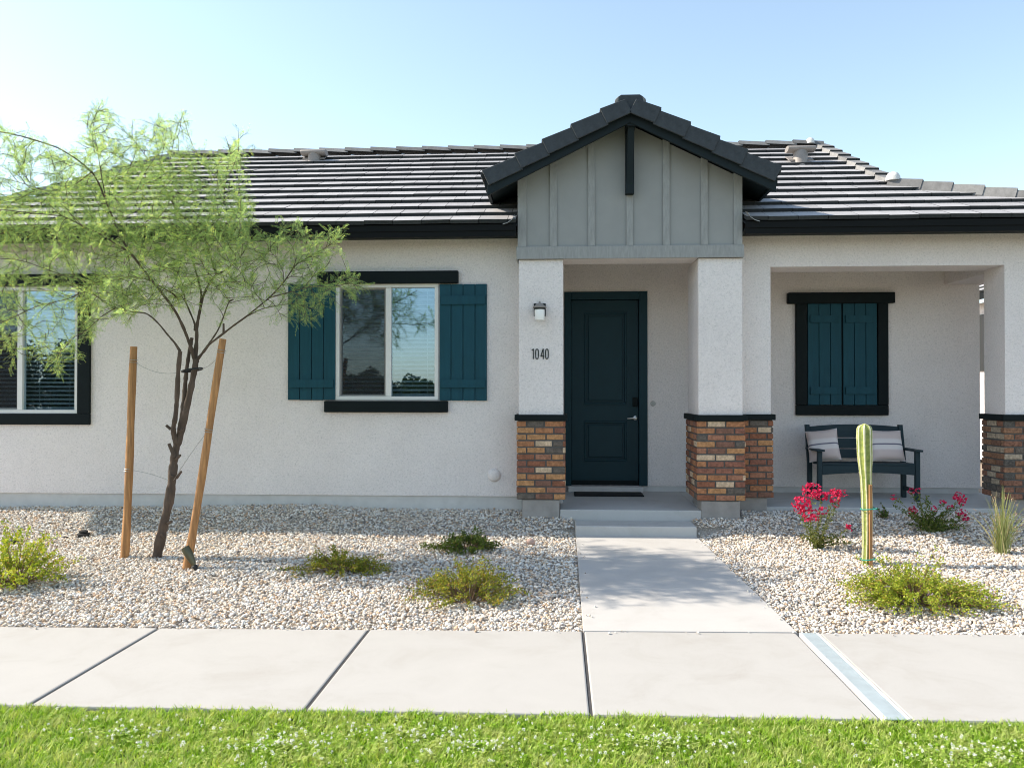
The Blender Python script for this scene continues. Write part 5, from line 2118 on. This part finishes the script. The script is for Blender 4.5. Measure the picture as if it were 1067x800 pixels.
# ------------------------------------------------------------------ lawn
mb = MB()
vs = []
for i in range(81):
    x = -16 + 32 * i / 80
    vs += [(x, -30, -0.045), (x, near_edge(x) - 0.33, -0.044), (x, near_edge(x) - 0.008, -0.024)]
mb.add(vs, [(3 * i + k, 3 * i + 3 + k, 3 * i + 4 + k, 3 * i + 1 + k) for i in range(80) for k in (0, 1)])
tag(mb.build('lawn', M['lawnsoil']), kind='structure')
r = np.random.default_rng(9)
n_ = 200000
y = 4.43 - 1.75 * r.uniform(0, 1, n_) ** 1.15
x = r.uniform(-1, 1, n_) * (0.70 * y + 0.85)
ne = 4.41 + 0.015 * x
keep = y < ne - 0.008 + 0.022 * np.sin(x * 23) * np.sin(x * 7.1) + 0.012 * np.sin(x * 61)
x, y = x[keep], y[keep]
n_ = len(x)
cl = np.array([noise.noise((a * 3.2, b_ * 3.2, 0.3)) for a, b_ in zip(x, y)])
hgt = r.uniform(0.026, 0.052, n_) * (1 + 0.3 * cl)
base = np.stack([x, y, -0.043 + 0.018 * np.clip((y - 4.1) / 0.3, 0, 1)], 1)
th = r.uniform(0, 2 * PI, n_)
leanv = r.uniform(0.05, 1.1, n_)
dirn = np.stack([np.cos(th) * leanv, np.sin(th) * leanv, np.ones(n_)], 1)
dirn = norm(dirn)
sd = norm(np.stack([-np.sin(th + r.normal(0, 0.7, n_)), np.cos(th), np.zeros(n_)], 1))
w = r.uniform(0.003, 0.0065, n_)[:, None]
h1 = hgt[:, None]
p1 = base + dirn * h1 * 0.55
p2 = base + dirn * h1 + np.stack([np.cos(th), np.sin(th), np.zeros(n_)], 1) * h1 * 0.25 - np.array([0, 0, 1]) * h1 * 0.08
V = np.stack([base - sd * w * 0.5, base + sd * w * 0.5, p1 + sd * w * 0.5, p1 - sd * w * 0.5, p2 + sd * w * 0.08, p2 - sd * w * 0.08], 1)
g = np_mesh('grass', V, 6, [(0, 1, 2, 3), (3, 2, 4, 5)], M['grass'])
tag(g, 'bright green lawn grass along the near side of the sidewalk', 'grass', kind='stuff')
# clover leaves and white clover heads in patches
cp = [(-1.35, 3.95, 0.55, 0.26), (-0.4, 4.0, 0.5, 0.2), (1.9, 4.05, 0.5, 0.22), (0.5, 4.12, 0.5, 0.15), (2.3, 3.9, 0.35, 0.2), (-0.75, 4.15, 0.5, 0.15), (-2.2, 4.05, 0.4, 0.2)]
FP, FD, FN, FL, CP, CD, CN, CLn = [], [], [], [], [], [], [], []
for i in range(4200):
    c = cp[r.choice(len(cp), p=[.2, .16, .2, .16, .1, .08, .1])]
    a, q = r.uniform(0, 2 * PI), abs(r.normal()) * 0.9
    xx, yy = c[0] + math.cos(a) * q * c[2], c[1] + math.sin(a) * q * c[3]
    if yy > near_edge(xx) - 0.03 or yy < 3.3:
        continue
    zc = -0.043 + r.uniform(0.03, 0.05)
    for k in range(3):
        an = 2 * PI * k / 3 + r.uniform(0, 1)
        CP.append((xx, yy, zc))
        CD.append((math.cos(an), math.sin(an), 0.25))
        CN.append((r.normal() * 0.2, r.normal() * 0.2, 1))
        CLn.append(r.uniform(0.007, 0.013))
    if i < 700:
        zc = -0.043 + r.uniform(0.038, 0.06)
        rad = r.uniform(0.0045, 0.0082)
        for k in range(16):
            d = norm(r.normal(size=3) + np.array([0, 0, 0.25]))
            FP.append(np.array([xx, yy, zc]) + d * rad * 0.3)
            FD.append(d)
            FN.append(r.normal(size=3))
            FL.append(rad * r.uniform(0.9, 1.2))
CLn = np.array(CLn)
tag(leaves('clover', CP, CD, CN, CLn, CLn * 0.95, M['grass']), 'clover leaves mixed into the lawn grass', 'clover', kind='stuff')
FL = np.array(FL)
tag(leaves('clover_flowers', FP, FD, FN, FL, FL * 0.7, M['clover']), 'small white clover flowers scattered over the lawn', 'clover flowers', kind='stuff')

# ------------------------------------------------------------------ what lies beyond: neighbour house on the right, bushes across the path
nb_ = empty('neighbor_house', (13, 20, 0), 'pale neighbouring house glimpsed through the gap beside the porch pier', 'house')
m = MB()
m.box(10.5, 18, 18, 30, 0, 3.9)
m.build('wall', M['stucco'], nb_)
m = MB()
m.box(10.46, 10.499, 20.3, 21.6, 2.2, 3.6)
m.build('window', M['rubber'], nb_)
m = MB()
m.box(10.05, 10.09, 17.5, 30.5, 3.9, 4.08)
m.build('fascia', M['fascia'], nb_)
m = MB()
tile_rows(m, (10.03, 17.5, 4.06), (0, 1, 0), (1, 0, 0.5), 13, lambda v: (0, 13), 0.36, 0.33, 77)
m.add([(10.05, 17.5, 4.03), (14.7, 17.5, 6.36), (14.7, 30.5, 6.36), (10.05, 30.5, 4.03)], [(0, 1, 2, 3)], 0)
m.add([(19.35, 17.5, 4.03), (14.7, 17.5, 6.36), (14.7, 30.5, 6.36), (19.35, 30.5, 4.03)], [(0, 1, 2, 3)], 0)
m.build('roof', [M['tile'], M['tiletop_sunlit']], nb_)


def far_bush(x, y, rx, rz, label, seed):
    r = np.random.default_rng(seed)
    root = empty('bush', (x, y, -0.1), label, 'bush', 'bushes across the lawn')
    n_ = 11000
    d = norm(r.normal(size=(n_, 3)))
    k = np.array([0.78 + 0.35 * noise.noise((a[0] * 2.2 + seed, a[1] * 2.2, a[2] * 2.2)) for a in d])
    rr = (r.uniform(0.25, 1, n_) ** 0.5) * k
    p = d * rr[:, None] * np.array([rx, rx * 0.8, rz * 0.55]) + np.array([x, y, rz * 0.5])
    L = r.uniform(0.10, 0.2, n_)
    leaves('foliage', p, r.normal(size=(n_, 3)), r.normal(size=(n_, 3)), L, L * 0.6, M['hedge'], root)
    m = MB()
    m.tube([(x, y, -0.1), (x + 0.1, y, rz * 0.5)], [0.12, 0.05], 8)
    m.build('stem', M['bark'], root)


for i, (x, y, rx, rz) in enumerate(((-21.5, -11, 2.4, 4.3), (-18.6, -12, 2.2, 3.8), (-16.0, -11.5, 2.0, 3.9), (-24.0, -12.5, 2.6, 4.6), (-10.2, -13, 2.2, 2.9), (-7.9, -13, 2.0, 2.6), (-5.6, -13, 1.8, 2.3))):
    far_bush(x, y, rx, rz, 'dark bush standing across the lawn behind the viewer', 50 + i)

# ------------------------------------------------------------------ light
SUN_E, SUN_A = 38.0, 4.5
sun = bpy.data.lights.new('sun', 'SUN')
sun.energy = 3.3
sun.angle = R(0.53)
sun.color = (1.0, 0.905, 0.76)
so = bpy.data.objects.new('sun', sun)
COL.objects.link(so)
tr = Vector((math.cos(R(SUN_E)) * math.cos(R(SUN_A)), -math.cos(R(SUN_E)) * math.sin(R(SUN_A)), -math.sin(R(SUN_E))))
so.rotation_euler = tr.to_track_quat('-Z', 'Y').to_euler()
so.location = (-20, 5, 20)

w = bpy.data.worlds.new('World')
scene.world = w
w.use_nodes = True
nt = w.node_tree
sky = nt.nodes.new('ShaderNodeTexSky')
sky.sky_type = 'NISHITA'
sky.sun_disc = False
sky.sun_elevation = R(SUN_E)
# compass angle of the sun: 0 = +Y, positive towards +X
sky.sun_rotation = math.atan2(-tr.x, -tr.y)
sky.altitude = 300
sky.air_density = 1.0
sky.dust_density = 0.9
sky.ozone_density = 0.4
bg = nt.nodes['Background']
bg.inputs['Strength'].default_value = 0.135
hs = nt.nodes.new('ShaderNodeHueSaturation')
hs.inputs['Saturation'].default_value = 0.86
hs.inputs['Value'].default_value = 0.86
hs.inputs['Hue'].default_value = 0.490
nt.links.new(sky.outputs[0], hs.inputs['Color'])
nt.links.new(hs.outputs[0], bg.inputs['Color'])

scene.view_settings.view_transform = 'Standard'
scene.view_settings.look = 'None'
scene.view_settings.gamma = 1
scene.view_settings.use_curve_mapping = False
scene.view_settings.exposure = 1.34
scene.render.engine = 'CYCLES'
scene.cycles.max_bounces = 12
scene.cycles.diffuse_bounces = 8
scene.cycles.transparent_max_bounces = 16
scene.cycles.use_denoising = True
scene.cycles.pixel_filter_type = 'BLACKMAN_HARRIS'
scene.cycles.filter_width = 1.05
